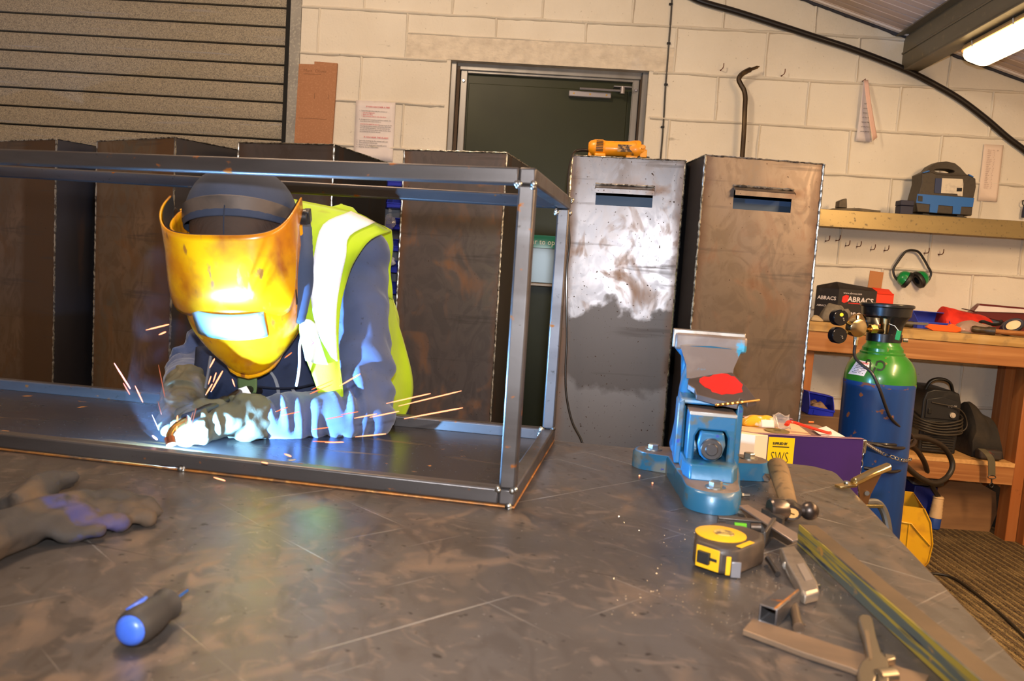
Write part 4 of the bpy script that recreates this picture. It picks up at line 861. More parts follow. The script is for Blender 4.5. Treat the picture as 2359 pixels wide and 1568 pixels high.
obj('stencilled_letter', stencil([[(2016,846),(2013,852),(2008,862)], [(2019,833),(2030,832),(2037,838),(2036,847),(2029,852),(2020,850)], [(2020,834),(2018,842)]]), M('stencil_black', (20,34,20), .5), cyl, MX())
obj('stencilled_letter', stencil([[(1995,836),(1999,829),(2006,831)], [(2005,834),(2004,846),(2001,856)]]), MC['stencil_black'], cyl, MX())
# green tag hanging from the guard
t = thing('green_tag', 'small green plastic tag hanging below the black valve guard', 'tag', CM); c = CP_(2069,772,2.66)
obj('tag_plate', B().box(-.008, .008, -.001, .001, -.016, .016, MX.Translation(c) @ MX.Rotation(R(8),4,'Y')), M('green_tag', (16,130,84), .4), t, MX(), bevel=.001); obj('tie', B().tube([c+V((0,0,.015)), c+V((-.010,.01,.03)), c+V((-.02,.03,.035))], .001, 5), white, t, MX())

# ------------------------------------------------------------------ purple trolley
purp = M('purple_paint', (58,34,98), .35, 0, [('noise', 5, .4, .7, (52,30,88), .4), ('noise', (40,120,10), .70, .72, (110,90,150), .4)], coat=.2)
TX1 = G(1990,1012,.68); TX0 = V((.585, TX1.y-.035, .68)); ta = math.atan2(TX1.y-TX0.y, TX1.x-TX0.x); TW = (TX1-TX0).length
TRM = frame((TX0.x, TX0.y, 0), ta); TRI = TRM.inverted()
t = thing('welding_trolley', 'purple sheet metal trolley with a yellow sticker standing behind the bench corner', 'trolley', TRM)
TZ = .68; TD = .29
obj('front_panel', B().box(0, TW, 0, .003, .12, TZ), purp, t, MX(), bevel=.001); obj('back_panel', B().box(0, TW*.8, TD, TD+.003, .12, TZ+.0), purp, t, MX())
obj('side_panel', B().box(0, .003, .003, TD, .12, TZ), purp, t, MX()); obj('side_panel', B().box(TW-.003, TW, .003, TD, .12, TZ-.02), purp, t, MX())
obj('tray', B().box(.003, TW-.003, .003, TD, TZ-.016, TZ-.014), M('tray_inside', (150,120,100), .5, .3, [('noise', 10, .45, .7, (96,70,90), .5)]), t, MX())
for a_ in ((0, TW, -.002, .014), (0, TW*.8, TD-.012, TD+.004)): q = B(); q.box(*a_, TZ, TZ+.0025); obj('rolled_rim', q, M('worn_purple_rim', (140,104,120), .35, .4), t, MX(), bevel=.001)
obj('base_plate', B().box(0, TW+.42, 0, TD+.35, .10, .104) if False else B().box(0, TW, 0, TD, .10, .12), purp, t, MX())
for x in (.05, TW-.05):
    for y in (.04, TD-.04): obj('castor', B().cyl((x-.012,y,.05), (x+.012,y,.05), .049, 20), black_rubber, t, MX(), bevel=.004)
stk = obj('sticker', B().box(.0, .077, -.0008, 0, TZ-.12, TZ-.006, MX.Translation(V(((TRI @ G(1779,1005,.68)).x, 0, 0)))), M('yellow_vinyl', (226,190,20), .4), t, MX()); sx0 = (TRI @ G(1779,1005,.68)).x
text('lettering', 'SUPPLIED BY', .0098, ink, MX.Translation(V((sx0+.013, -.0012, TZ-.027))) @ FACE, stk, bold=.0004, sx=.78)
obj('underline', B().box(sx0+.013, sx0+.062, -.0012, -.0008, TZ-.0345, TZ-.0318), ink, stk, MX())
text('lettering', 'SWS', .046, ink, MX.Translation(V((sx0+.009, -.0012, TZ-.079))) @ FACE, stk, sx=.60, bold=-.0008)
obj('chain_bracket', B().box(TW, TW+.022, .02, .05, TZ-.045, TZ-.005), zinc, t, MX(), bevel=.002)
# chain: every link an oval ring
def link(q, c, d, up, L=.019, W=.010, r=.0016):
    d = d.normalized(); s_ = d.cross(up).normalized(); pts = []
    for i in range(13):
        a = 2*PI*i/12; pts.append(c+d*(math.cos(a)*(L/2+.002))+s_*(math.sin(a)*W/2))
    q.tube(pts, r, 6)
cp = crom([TRM @ V((TW+.012, .03, TZ-.01)), Yp(2030,1042,2.60), Yp(2055,1052,2.60), Yp(2082,1060,2.635), Yp(2100,1058,2.74)], 8)
t = thing('chain', 'bright steel link chain looped from the purple trolley around the gas cylinder', 'chain')
q = B(); acc = 0; L = [0]
for i in range(1, len(cp)): L.append(L[-1]+(cp[i]-cp[i-1]).length)
def along(P, L, s_):
    for i in range(1, len(P)):
        if L[i] >= s_: f = (s_-L[i-1])/(L[i]-L[i-1]+1e-9); return P[i-1].lerp(P[i], f), (P[i]-P[i-1])
    return P[-1], P[-1]-P[-2]
def chain(P):
    L = [0]
    for i in range(1, len(P)): L.append(L[-1]+(P[i]-P[i-1]).length)
    n = int(L[-1]/.0185)
    for i in range(n):
        c, d = along(P, L, i*.0185+.009); q = B(); link(q, c, d, V((0,-1,.2)) if i % 2 else V((.3,.2,1)).cross(d)); obj('link', q, chrome, t, MX())
chain(cp)
tp = TRM @ V((TW+.006, .01, TZ-.01)); chain([tp, tp+V((-.004,-.002,-.10)), tp+V((-.006,-.002,-.2))])
# on the trolley
def Tt(px, py, h=.0): return TRI @ G(px, py, TZ-.014+h)
sheetm = M('tan_card', (214,176,140), .75)
a = [(1705,984), (1800,1000), (1870,996), (1835,970), (1716,962)]
q = B(); pts = [Tt(*p, .012) for p in a]; q.rings([[V((p.x, p.y, TZ-.013)) for p in pts], [V((p.x, p.y, TZ-.010)) for p in pts]]); tag(obj('card_sheet', q, sheetm, None, TRM), 'tan card sheet lying in the purple trolley tray', 'card')
q = B(); pts = [Tt(*p, .02) for p in ((1874,979), (1904,974), (1954,998), (1940,1004), (1905,1000))]; q.rings([[V((p.x, p.y, TZ-.009+.004*(i % 2))) for i, p in enumerate(pts)], [V((p.x, p.y, TZ-.008+.004*(i % 2))) for i, p in enumerate(pts)]]); tag(obj('paper_sheet', q, paper, None, TRM), 'loose white paper sheet on the right of the purple trolley tray', 'paper')
redh = M('red_plastic_grip', (206,40,16), .35, 0, coat=.2)
t = thing('red_handled_tool', 'long red-gripped tool lying across the purple trolley tray', 'hand tool', TRM)
P3 = [Tt(1812,978,.03), Tt(1822,971,.035), Tt(1865,984,.025), Tt(1905,996,.015), Tt(1914,999,.012)]
for p in P3: p.z = max(p.z, TZ+.001)
obj('grip', B().tube(crom(P3, 5), .0075, 8, flat=.6), redh, t, MX())
dc = Tt(1768,988,.01); tag(obj('cutting_disc', B().lathe([(.011,0), (.036,0), (.036,.003), (.011,.003), (.011,0)], 32, MX.Translation(V((dc.x+.03, dc.y, TZ-.0095))), cap=False), M('olive_disc', (120,104,60), .6, .2), None, TRM), 'olive brown cutting disc lying on the card in the trolley', 'disc')
p = Tt(1730,968,.02); heap('glove_packet', 'yellow and clear packet standing behind the vise in the trolley', 'packet', [(p.x-.03,p.y-.02), (p.x+.06,p.y-.03), (p.x+.075,p.y+.01), (p.x-.03,p.y+.02)], .035, M('yellow_packet', (222,164,40), .25, 0, [('noise', (30,30,30), .5, .6, (230,214,190), .3), ('noise', 16, .6, .66, (60,44,24), .4)]), 11, fr=TRM, z0=TZ-.012)
t = thing('clear_pack', 'clear plastic blister pack propped up in the trolley tray', 'packaging', TRM); p = Tt(1798,992,.0)
q = B(); q.grid(lambda i, j: V((p.x-.025+.05*i, p.y-.01+.02*j+.006*math.sin(i*5), TZ-.006+.042*j+.004*math.sin(i*9+j*4))), 8, 8); obj('blister', q, bagm, t, MX(), solid=.0008)
q = B(); q.grid(lambda i, j: V((p.x-.065+.04*i, p.y-.012+.01*j, TZ-.004+.022*j)), 6, 4); obj('white_insert', q, paper, t, MX(), solid=.0008)
p = Tt(1868,976,.0); tag(obj('orange_pencil_stub', B().cyl((p.x-.008,p.y,TZ-.008), (p.x+.009,p.y+.002,TZ-.008), .003, 8), M('orange_paint', (232,110,50), .5), None, TRM), 'short orange pencil stub at the back of the trolley tray', 'pencil')

# black pile with a blue bin behind the trolley
q = B(); q.prism([(-.25,0), (.30,0), (.30,.44), (.285,.58), (.10,.665), (-.10,.80), (-.25,.80)], 0, .25)
tag(obj('black_case', q, M('matt_black_case', (24,24,26), .8, bump=('noise', 12, .3, .01)), None, frame((1.22, 3.73, 0), -R(2)), bevel=.01), 'large matt black case against the wall between rusty box and cylinder', 'case')
q = B(); q.box(0, .30, 0, .22, 0, .60); tag(obj('plywood_crate', q, M('brown_plywood', (112,80,50), .7, 0, [('noise', (3,3,14), .4, .7, (86,62,40), .7)]), None, frame((1.13, 3.18, 0), -R(4)), bevel=.004), 'brown crate under the tilted blue bin, behind the trolley', 'crate')
p = Yp(1868,964,3.15)
make_bin('parts_bin', 'tilted blue parts bin with a clear front behind the purple trolley', 'parts bin', None, MX.Translation(V((p.x, 3.19, .602))) @ MX.Rotation(R(8),4,'Y') @ MX.Rotation(R(-4),4,'Z'), w=.10, d=.12, h=.085)
cm2 = MX.Translation(V((p.x, 3.19, .602))) @ MX.Rotation(R(8),4,'Y')
tag(heap('bin_contents', '', '', [(.012,.015), (.088,.015), (.088,.09), (.012,.09)], .045, M('tan_offcuts', (126,98,74), .7, 0, [('noise', 40, .4, .6, (84,62,46), .7)]), 6, par=None, fr=cm2, z0=.006, nz=60), 'tan offcuts filling the tilted blue bin behind the trolley', 'offcuts')
# yellow bin, plug and cables on the floor
yel = M('yellow_bin_plastic', (214,160,20), .42, 0, [('noise', 14, .5, .72, (180,128,20), .5)])
A0 = G(2062,1290,0); a = V((A0.x-.05, A0.y+.02, 0))
t = thing('yellow_bin', 'yellow plastic storage bin with a sloped lip on the carpet beside the cylinder foot', 'storage bin', frame((1.545, 3.20, 0), R(-18)) @ MX.Diagonal((.80,.9,.86,1)))
q = B(); o_ = [(0,0), (.20,.0), (.235,.05), (.245,.14), (.225,.24), (.19,.30), (0,.30)]
q.prism(o_, 0, .003); q.prism(o_, .297, .30); q.box(0,.2,0,.3,0,.003); q.rings([[V((x, y, z)) for x, z in o_[1:6]] + [V((x-.003, y, z)) for x, z in o_[1:6]][::-1] for y in (0, .30)])
obj('bin_shell', q, yel, t, MX(), bevel=.001)
q = B(); q.tube([V((x, -.003, z)) for x, z in ((0,.225),(.14,.22),(.18,.18),(.235,.13))], .004, 6); q.tube([V((.13,-.002,.22)), V((.13,-.002,.0))], .003, 6); q.tube([V((x, -.002, z)) for x, z in o_[1:6]], .004, 6); obj('moulded_rib', q, yel, t, MX())
PB = G(2150,1217,0)
t = thing('plug', 'round industrial plug with a cream sleeve and blue base standing on the carpet', 'plug', MX.Translation(PB))
PBm = MX.Rotation(R(3),4,'Y')
obj('blue_base', B().lathe([(.0001,.002), (.024,.002), (.027,.006), (.028,.05), (.026,.056)], 24, PBm), M('plug_blue', (34,66,140), .45), t, MX())['label'] = 'blue lower half'
obj('cream_sleeve', B().lathe([(.024,.054)]+[(.0285-.006*(k/12)+(.0012 if k % 2 else 0), .056+k*.0078) for k in range(13)]+[(.026,.152), (.020,.160), (.0001,.162)], 24, PBm), M('cream_rubber', (212,176,130), .6, 0, [('noise', 20, .5, .7, (190,150,104), .6)]), t, MX())['label'] = 'cream rubber sleeve'
c1 = [PB+V((.008,0,.155)), Yp(2142,1110,3.7), Yp(2132,1070,3.62), Yp(2115,1040,3.5), Yp(2095,1020,3.3), Yp(2096,1004,3.15)]
c2 = [Yp(2096,1004,3.15), Yp(2130,1008,3.25), Yp(2168,1025,3.35), Yp(2188,1050,3.4), Yp(2194,1075,3.4), Yp(2180,1100,3.38), Yp(2152,1112,3.32), Yp(2120,1100,3.24), Yp(2092,1078,3.14), Yp(2078,1062,3.05), Yp(2076,1068,2.98), Yp(2050,1088,2.90)]
cab2 = M('thick_black_cable', (40,34,28), .5)
t = thing('coiled_power_cable', 'thick black power cable in loose loops hanging beside the cylinder down to the plug', 'cable')
obj('cable_run', B().tube(crom(c1, 7), .0115, 12), cab2, t, MX()); obj('cable_loop', B().tube(crom(c2, 7), .0115, 12), cab2, t, MX())
c3 = [Yp(1993,1018,2.64), Yp(2030,1026,2.63), Yp(2070,1032,2.64), Yp(2100,1026,2.75), Yp(2108,1015,2.85), Yp(2098,1010,2.88)]
tag(obj('thin_hose_loop', B().tube(crom(c3, 7), .006, 10), cab), 'shiny black hose wrapped round the front of the cylinder above the chain', 'hose')
c4_ = [Yp(1990,1077,2.64), Yp(2030,1084,2.62), Yp(2060,1086,2.64), Yp(2082,1078,2.70), Yp(2085,1068,2.80)]
tag(obj('thin_hose_loop', B().tube(crom(c4_, 7), .0055, 10), cab), 'thin black hose round the cylinder below the chain', 'hose')
fl = [G(2120,1325,.006), G(2150,1320,.006), G(2195,1330,.006), G(2240,1360,.006), G(2290,1400,.006), G(2345,1450,.006), G(2420,1530,.006)]
tag(obj('floor_cable', B().tube(crom(fl, 7), .005, 8), cab2), 'black cable lying across the ribbed carpet at the right edge', 'cable')
# carton on the far edge of the welding table
p = TI @ G(1735,1062,ZT); mx = TF @ MX.Translation(V((p.x, p.y, 0))) @ MX.Rotation(R(8),4,'Z')
t = thing('small_cream_carton', 'small plain cream cardboard carton on the table edge behind the vise', 'carton', mx)
crm = M('cream_card', (222,186,150), .75)
obj('carton_body', B().box(-.062, .034, 0, .001, 0, .054) if False else B().rings([[V((-.055,.02,z)), V((0,0,z)), V((.030,.010,z)), V((-.02,.035,z))] for z in (.0005,.056)]), crm, t, MX(), bevel=.001)
# ================================================================== blue bench vise
VM = frame((.372, 1.47, ZT), -R(8.5))
vblue = M('worn_vise_blue', (38,96,130), .36, .1, [('noise', 12, .54, .64, (104,110,108), .42), ('noise', 30, .60, .68, (84,84,72), .5), ('noise', 5, .56, .72, (52,104,136), .5), ('noise', 55, .66, .7, (40,60,140), .5)], coat=.2, bump=('noise', 30, .15, .004))
vworn = M('worn_vise_top', (112,96,86), .5, .3, [('noise', 12, .5, .7, (134,118,106), .5), ('noise', 26, .64, .70, (60,140,170), .4)], bump=('noise', 40, .15, .003))
vise = thing('bench_vise', 'blue cast iron bench vise bolted to the welding bench, seen from behind', 'vise', VM)
def lobes(s_=1.0, n=10):
    o = []
    def arc(cx, cy, r, a0, a1):
        for i in range(n+1): a = R(lerp(a0, a1, i/n)); o.append((cx+r*s_*math.cos(a), cy+r*s_*math.sin(a)))
    arc(0, -.165, .047, 180, 360); o.append((.050,-.115)); o.append((.054,-.09)); o.append((.068,-.01+.05))
    arc(.092, .085, .040, -60, 100); o.append((.04,.135)); o.append((-.04,.135)); arc(-.092, .085, .040, 80, 240); o.append((-.068,.04)); o.append((-.054,-.09)); o.append((-.050,-.115))
    return o
ol = lobes(); ol2 = [(x*.965, (y+.01)*.975-.01) for x, y in ol]
q = B(); q.rings([[V((x, y, z)) for x, y in L] for L, z in ((ol,.0005), (ol,.029), (ol2,.0345))]); obj('base', q, vblue, vise, MX(), smooth=50)
q = B(); q.rings([[V((x, y, z)) for x, y in L] for L, z in (([(x*.95,y*.96) for x, y in ol],.0340), ([(x*.94,y*.95) for x, y in ol],.0352))]); obj('base_top', q, vworn, vise, MX())['label'] = 'worn brown-grey top of the base'
q = B(); q.rings([[V((-.046,-.10+dy,z)), V((-.036,-.128+dy,z)), V((.036,-.128+dy,z)), V((.046,-.10+dy,z)), V((.05,.06,z)), V((-.05,.06,z))] for z, dy in ((.034,-.006), (.056,0), (.060,.004))]); obj('plinth', q, vblue, vise, MX(), bevel=.003)
def sec(z, hw, y0, y1, c=.008): return [V((-hw+c,y0,z)), V((hw-c,y0,z)), V((hw,y0+c,z)), V((hw,y1-c,z)), V((hw-c,y1,z)), V((-hw+c,y1,z)), V((-hw,y1-c,z)), V((-hw,y0+c,z))]
q = B(); q.rings([sec(.034,.072,.0,.128), sec(.06,.058,.012,.125), (sec(.12,.055,.02,.122)), sec(.165,.053,.03,.118), sec(.185,.050,.045,.115), sec(.200,.046,.052,.112), sec(.215,.045,.058,.112), sec(.232,.054,.066,.112), sec(.244,.064,.072,.112), sec(.256,.067,.076,.112), sec(.272,.067,.080,.112)]); obj('body', q, vblue, vise, MX(), smooth=70, sub=1)
q = B(); q.rings([[V((-.045+.03*t_*0, .044+.02*t_, .186)), V((.045,.044+.02*t_,.186)), V((.062,.066,.250)), V((-.062,.066,.250))] for t_ in (0, 1)]); obj('worn_throat', B().rings([[V((x*.9,y-.0015,z)) for x, y, z in ((-.047,.044,.187),(.047,.044,.187))]+[V((.047*.9,.05,.187)), V((-.047*.9,.05,.187))], [V((-.044,.0555,.210)), V((.044,.0555,.210)), V((.044,.06,.21)), V((-.044,.06,.21))], [V((-.058,.0695,.246)), V((.058,.0695,.246)), V((.058,.075,.246)), V((-.058,.075,.246))]]), vworn, vise, MX())['label'] = 'worn brown throat below the jaw'
jaw = M('jaw_steel', (150,142,134), .35, .9, [('noise', 20, .45, .7, (110,92,78), .45)])
obj('jaw_plate', B().box(-.068,.068,.074,.088,.238,.270), vworn, vise, MX(), bevel=.005); obj('jaw_plate', B().box(-.072,.066,.090,.104,.240,.277), jaw, vise, MX(), bevel=.002)
obj('moving_jaw', B().rings([sec(.15,.045,.114,.16), sec(.22,.05,.114,.155), sec(.24,.068,.114,.15), sec(.274,.068,.114,.14)]), vblue, vise, MX(), smooth=60)
# housing walls and slide (an upside-down U) with the screw nut
def U(hw, t_, z0, z1): return [(-hw,z0), (-hw,z1), (hw,z1), (hw,z0), (hw-t_,z0), (hw-t_,z1-.04), (hw-t_-.006,z1-.028), (-hw+t_+.006,z1-.028), (-hw+t_,z1-.04), (-hw+t_,z0)]
q = B(); q.prism([(-.058,.036), (-.058,.150), (-.046,.156), (-.046,.036)], -.025, .05); obj('housing_wall', q, vblue, vise, MX(), bevel=.003)
q = B(); q.prism([(.058,.036), (.058,.150), (.046,.156), (.046,.036)], -.025, .05); obj('housing_wall', q, vblue, vise, MX(), bevel=.003)
obj('housing_roof', B().rings([[V((-.056,y,z)), V((.056,y,z)), V((.054,y+.002,z+.010)), V((-.054,y+.002,z+.010))] for y, z in ((-.024,.148),(.05,.150))]), vblue, vise, MX(), bevel=.003)
q = B(); a_ = U(.041, .013, .048, .141); q.rings([[V((x, y, z)) for x, z in a_] for y in (-.082, .04)]); obj('slide', q, vblue, vise, MX(), bevel=.0035)
obj('slide_top', B().box(-.041,.041,-.0825,.0,.1405,.1430), vworn, vise, MX(), bevel=.001)
obj('ground_edge', B().box(-.040,.040,-.0845,-.079,.138,.1445), M('bright_ground_steel', (225,222,215), .25, .8), vise, MX(), bevel=.001)['label'] = 'bright worn front edge of the slide'
q = B(); q.rings([[V((x, y, z)) for x, z in ((-.020,.112), (.020,.112), (.024,.09), (.019,.070), (.008,.060), (-.008,.060), (-.019,.070), (-.024,.09))] for y in (-.090, .0)]); obj('screw_nut', q, vblue, vise, MX(), bevel=.004)
q = B(); q.cyl((0,-.089,.083), (0,-.100,.083), .0185, 24); q.cyl((0,-.099,.083), (0,-.103,.083), .011, 20); obj('screw_end', q, M('dark_screw_steel', (88,84,84), .35, .9), vise, MX(), bevel=.0015)
def hexbolt(c, parent, r=.011, h=.010, washer=.017, rot=0):
    mx = MX.Translation(V(c)) @ MX.Rotation(rot, 4, 'Z'); q = B()
    q.lathe([(.0001,0), (washer,0), (washer,.002), (.0001,.002)], 24, mx); q.lathe([(.0001,.002), (r*.98,.002), (r,.003), (r,h), (r*.85,h+.0015), (.0001,h+.0015)], 6, mx)
    return obj('bolt', q, zinc, parent, MX(), smooth=20)
hexbolt((-.092,.085,.035), vise, rot=.3); hexbolt((.092,.085,.035), vise, rot=.6); hexbolt((.004,-.172,.035), vise, rot=.1)
# red painted plate and drill bit on the vise
irn = M('dark_plate_iron', (92,80,76), .45, .6, [('noise', 14, .45, .7, (70,62,60), .5)])
pz = ZT+.163
def pd(x, y, e=0): return Yp(x, y, lerp(1.515, 1.415, (y-857)/73)-e*1.5)
pl = [pd(x, y) for x, y in ((1586,872),(1640,862),(1686,857),(1720,890),(1744,921),(1722,926),(1704,916),(1700,930),(1650,920),(1604,908),(1600,894),(1584,884))]
t = thing('red_marked_plate', 'dark iron plate with a bright red painted patch lying on the vise', 'steel plate')
cen = sum(pl, V())/len(pl)
obj('plate', B().rings([[V((p.x, p.y, p.z-.010)) for p in pl], [V((p.x, p.y, p.z)) for p in pl]]), irn, t, MX(), bevel=.001)
rp = [pd(x, y) for x, y in ((1612,873),(1622,868),(1634,869),(1644,864),(1662,861),(1676,862),(1684,867),(1692,868),(1700,876),(1706,882),(1711,887),(1708,895),(1711,903),(1700,905),(1690,908),(1674,907),(1662,909),(1650,905),(1640,903),(1637,897),(1624,892),(1617,886),(1611,880))]
q = B(); q.rings([[V((p.x, p.y, p.z+.0001)) for p in rp], [V((p.x, p.y, p.z+.0010)) for p in rp]]); obj('paint_patch', q, M('red_paint', (196,28,20), .4, 0, [('noise', 60, .6, .75, (150,40,36), .5)]), t, MX())['label'] = 'bright red paint patch'
a = Yp(1647,933,1.405); c = Yp(1749,921,1.425); q = B(); d = c-a; pts = [a+d*(i/30) for i in range(31)]
q.tube(pts, [.0008 if i == 0 else .0026*(1+.22*math.sin(i*1.9)) if i < 18 else .0023 for i in range(31)], 8)
tag(obj('drill_bit', q, M('gold_drill_steel', (196,160,100), .22, 1), None), 'thin twist drill bit resting across the front of the red marked plate', 'drill bit')
# ================================================================== angle grinder on the pale box
gy = M('grinder_yellow', (222,142,22), .38, 0, [('noise', 9, .5, .7, (178,112,24), .45), ('noise', 34, .62, .7, (120,84,40), .6)], coat=.1)
gp = G(1372, 352, 1.512); t = thing('angle_grinder', 'worn yellow angle grinder lying on top of the pale speckled steel box', 'angle grinder', mx5 @ MX.Translation(V((.165, .035, 1.512))))
def yt(prof, mx=MX()): return B().lathe(prof, 28, mx @ MX.Rotation(PI/2,4,'Y'))
gz_ = .030
q = yt([(.0001,-.112), (.018,-.112), (.025,-.104), (.029,-.090), (.0295,-.062), (.027,-.058), (.0255,-.05), (.026,.01), (.0275,.03), (.031,.046), (.0315,.062), (.027,.070), (.0001,.070)], MX.Translation(V((0,0,gz_+.003)))); obj('motor_housing', q, gy, t, MX(), smooth=50)
q = B()
for i in range(7): q.box(-.084,-.060,-.0305,-.026, gz_-.012+i*.0055, gz_-.009+i*.0055)
obj('vent_slots', q, M('slot_brown', (60,36,18), .7), t, MX())
obj('rating_plate', B().box(-.010,.040,-.0287,-.024,gz_-.010,gz_+.014, MX.Translation(V((0,.001,0)))), M('worn_label', (150,110,60), .4, .3, [('noise', 90, .45, .55, (60,44,30), .5)]), t, MX())
q = B(); q.box(-.088,-.050,-.034,.02,.0,.012); q.box(-.112,-.098,-.012,.014,.0,.018); obj('rear_foot', q, gy, t, MX(), bevel=.004)
q = B(); q.tube([(.058,0,gz_), (.085,0,gz_-.002)], [.026,.020], 16); q.box(.066,.092,-.020,.02,.004,.032); q.box(.020,.06,-.018,.018,.0,.012); obj('gear_head', q, M('grinder_gear_yellow', (206,134,24), .35, .2), t, MX(), bevel=.003)
q = B(); q.cyl((.076,-.022,.040), (.076,-.026,.040), .007, 16); obj('side_handle_socket', q, gy, t, MX()); obj('lock_nut', B().cyl((.07,-.006,.0), (.07,-.006,.010), .014, 16), black_plastic, t, MX()); obj('lock_nut', B().cyl((.095,-.004,.0), (.095,-.004,.010), .007, 12), black_plastic, t, MX())
gb_ = [mx5 @ V((.060,.045,1.526)), Yp(1352,346,2.86), Yp(1330,347,2.85), Yp(1320,355,2.83), Yp(1312,385,2.82), Yp(1308,430,2.81), Yp(1309,500,2.80), Yp(1312,560,2.795), Yp(1306,620,2.79), Yp(1305,700,2.785), Yp(1306,780,2.78), Yp(1303,850,2.775), Yp(1305,910,2.77), Yp(1318,970,2.765), Yp(1340,1015,2.76), Yp(1350,1060,2.75)]
tag(obj('grinder_cable', B().tube(crom(gb_, 6), [.0055 if i < 14 else .0038 for i in range(len(crom(gb_, 6)))], 9), cab), 'black cable hanging from the grinder down the left edge of the pale box', 'cable')

# ================================================================== loose tools on the bench (table frame, z = 0 is the top)
def TT(px, py, h=0.0): p = Tp(px, py, h); return V((p.x, p.y, h))
# ball pein hammer
t = thing('ball_pein_hammer', 'ball-pein hammer with a pale wooden handle lying on the bench right of the vise', 'hammer', TF)
hc = TT(1821,1172,.020); fa = TT(1772,1172,.020); hb = TT(1862,1176,.020); hi = M('hammer_steel', (104,94,88), .3, .9, [('noise', 30, .5, .7, (70,60,54), .4)])
u_ = (hb-fa).normalized()
L = (hb-fa).length; q = B(); q.tube([fa, fa+u_*.003, fa+u_*.024, fa+u_*.030, hc-u_*.008, hc+u_*.006, hb-u_*.012, hb-u_*.008], [.0150,.0172,.0172,.0115,.0125,.0125,.0085,.0095], 20); q.ball(hb+u_*.002, .0148, 18); obj('hammer_head', q, hi, t, MX())
he = TT(1789,1066,.040); hd = (he-hc).normalized(); q = B(); q.tube([hc-hd*.018, hc-hd*.010, hc+hd*.012], [.0150,.0165,.0145], 16, flat=.8); obj('eye', q, hi, t, MX())
wood = M('pale_hammer_wood', (134,106,70), .55, 0, [('noise', (8,8,8), .4, .7, (110,84,54), .6), ('noise', 60, .55, .7, (90,70,48), .6)])
Lh = (he-hc).length; q = B(); q.tube([hc+hd*(Lh*k) for k in (.08,.2,.35,.55,.8,.95,1.0)], [.0135,.0140,.0155,.0168,.0185,.018,.012], 16, flat=.78); obj('handle', q, wood, t, MX())
q = B(); q.tube([hc-hd*.0195, hc-hd*.016], [.0105,.0112], 12, flat=.75); obj('handle_end', q, M('end_grain', (214,160,92), .55), t, MX())['label'] = 'pale end grain of the handle in the eye'
obj('wedge', B().tube([hc-hd*.0205+V((-.004,0,.001)), hc-hd*.0205+V((.004,0,-.001))], .0012, 6), brass, t, MX())
# tape measure lying on its side
t = thing('tape_measure', 'yellow and black tape measure lying on its side on the bench', 'tape measure', TF)
tb_ = M('tape_black', (62,52,46), .45, .2, [('noise', 20, .45, .7, (92,74,60), .5)]); ty = M('tape_yellow', (214,160,20), .45, 0, [('noise', 24, .62, .72, (190,150,30), .5)])
P8 = [(.281,-.694), (.284,-.712), (.312,-.731), (.334,-.728), (.374,-.672), (.378,-.640), (.355,-.616), (.312,-.614), (.286,-.650)]
c8 = (sum(p[0] for p in P8)/9, sum(p[1] for p in P8)/9)
def off8(s_): return [((x-c8[0])*s_+c8[0], (y-c8[1])*s_+c8[1]) for x, y in P8]
q = B(); q.rings([[V((x, y, z)) for x, y in off8(s_)] for z, s_ in ((.001,.90), (.005,1), (.031,1), (.037,.90))]); obj('case', q, tb_, t, MX(), smooth=40, bevel=.003)
dcx, dcy = .3165, -.672
q = B(); q.lathe([(.0001,0), (.0335,0), (.0335,.0012), (.031,.002), (.0001,.002)], 32, MX.Translation(V((dcx, dcy, .0370)))); obj('round_badge', q, ty, t, MX())
q = B(); q.lathe([(.0001,0), (.014,0), (.013,.001), (.0001,.001)], 24, MX.Translation(V((dcx+.004, dcy, .0392)))); obj('badge_centre', q, M('worn_badge', (206,176,84), .3, .2, [('noise', 60, .5, .6, (110,84,50), .4)]), t, MX())
def edge_plate(name, A, Bq, z0, z1, m, off=.0012, s0=0, s1=1):
    a = V((*A, 0)); b_ = V((*Bq, 0)); d = b_-a; n = V((d.y, -d.x, 0)).normalized()*off; a2 = a+d*s0; b2 = a+d*s1; q = B()
    q.rings([[a2+V((0,0,z)), b2+V((0,0,z)), b2+n+V((0,0,z)), a2+n+V((0,0,z))] for z in (z0, z1)]); return obj(name, q, m, t, MX(), bevel=.0005)
edge_plate('yellow_face', P8[1], P8[2], .005, .033, ty, .0014, .0, .98); edge_plate('lock_button', P8[1], P8[2], .012, .027, black_plastic, .006, .12, .62); edge_plate('slot', P8[1], P8[2], .017, .021, black_plastic, .002, .6, .9)
edge_plate('yellow_strip', P8[2], P8[3], .003, .027, ty, .0016, .35, .62); edge_plate('tape_hook', P8[2], P8[3], .001, .021, alu, .003, .66, 1.2)
edge_plate('yellow_strip', P8[3], P8[4], .0373, .0382, ty, -.008, .1, .6)
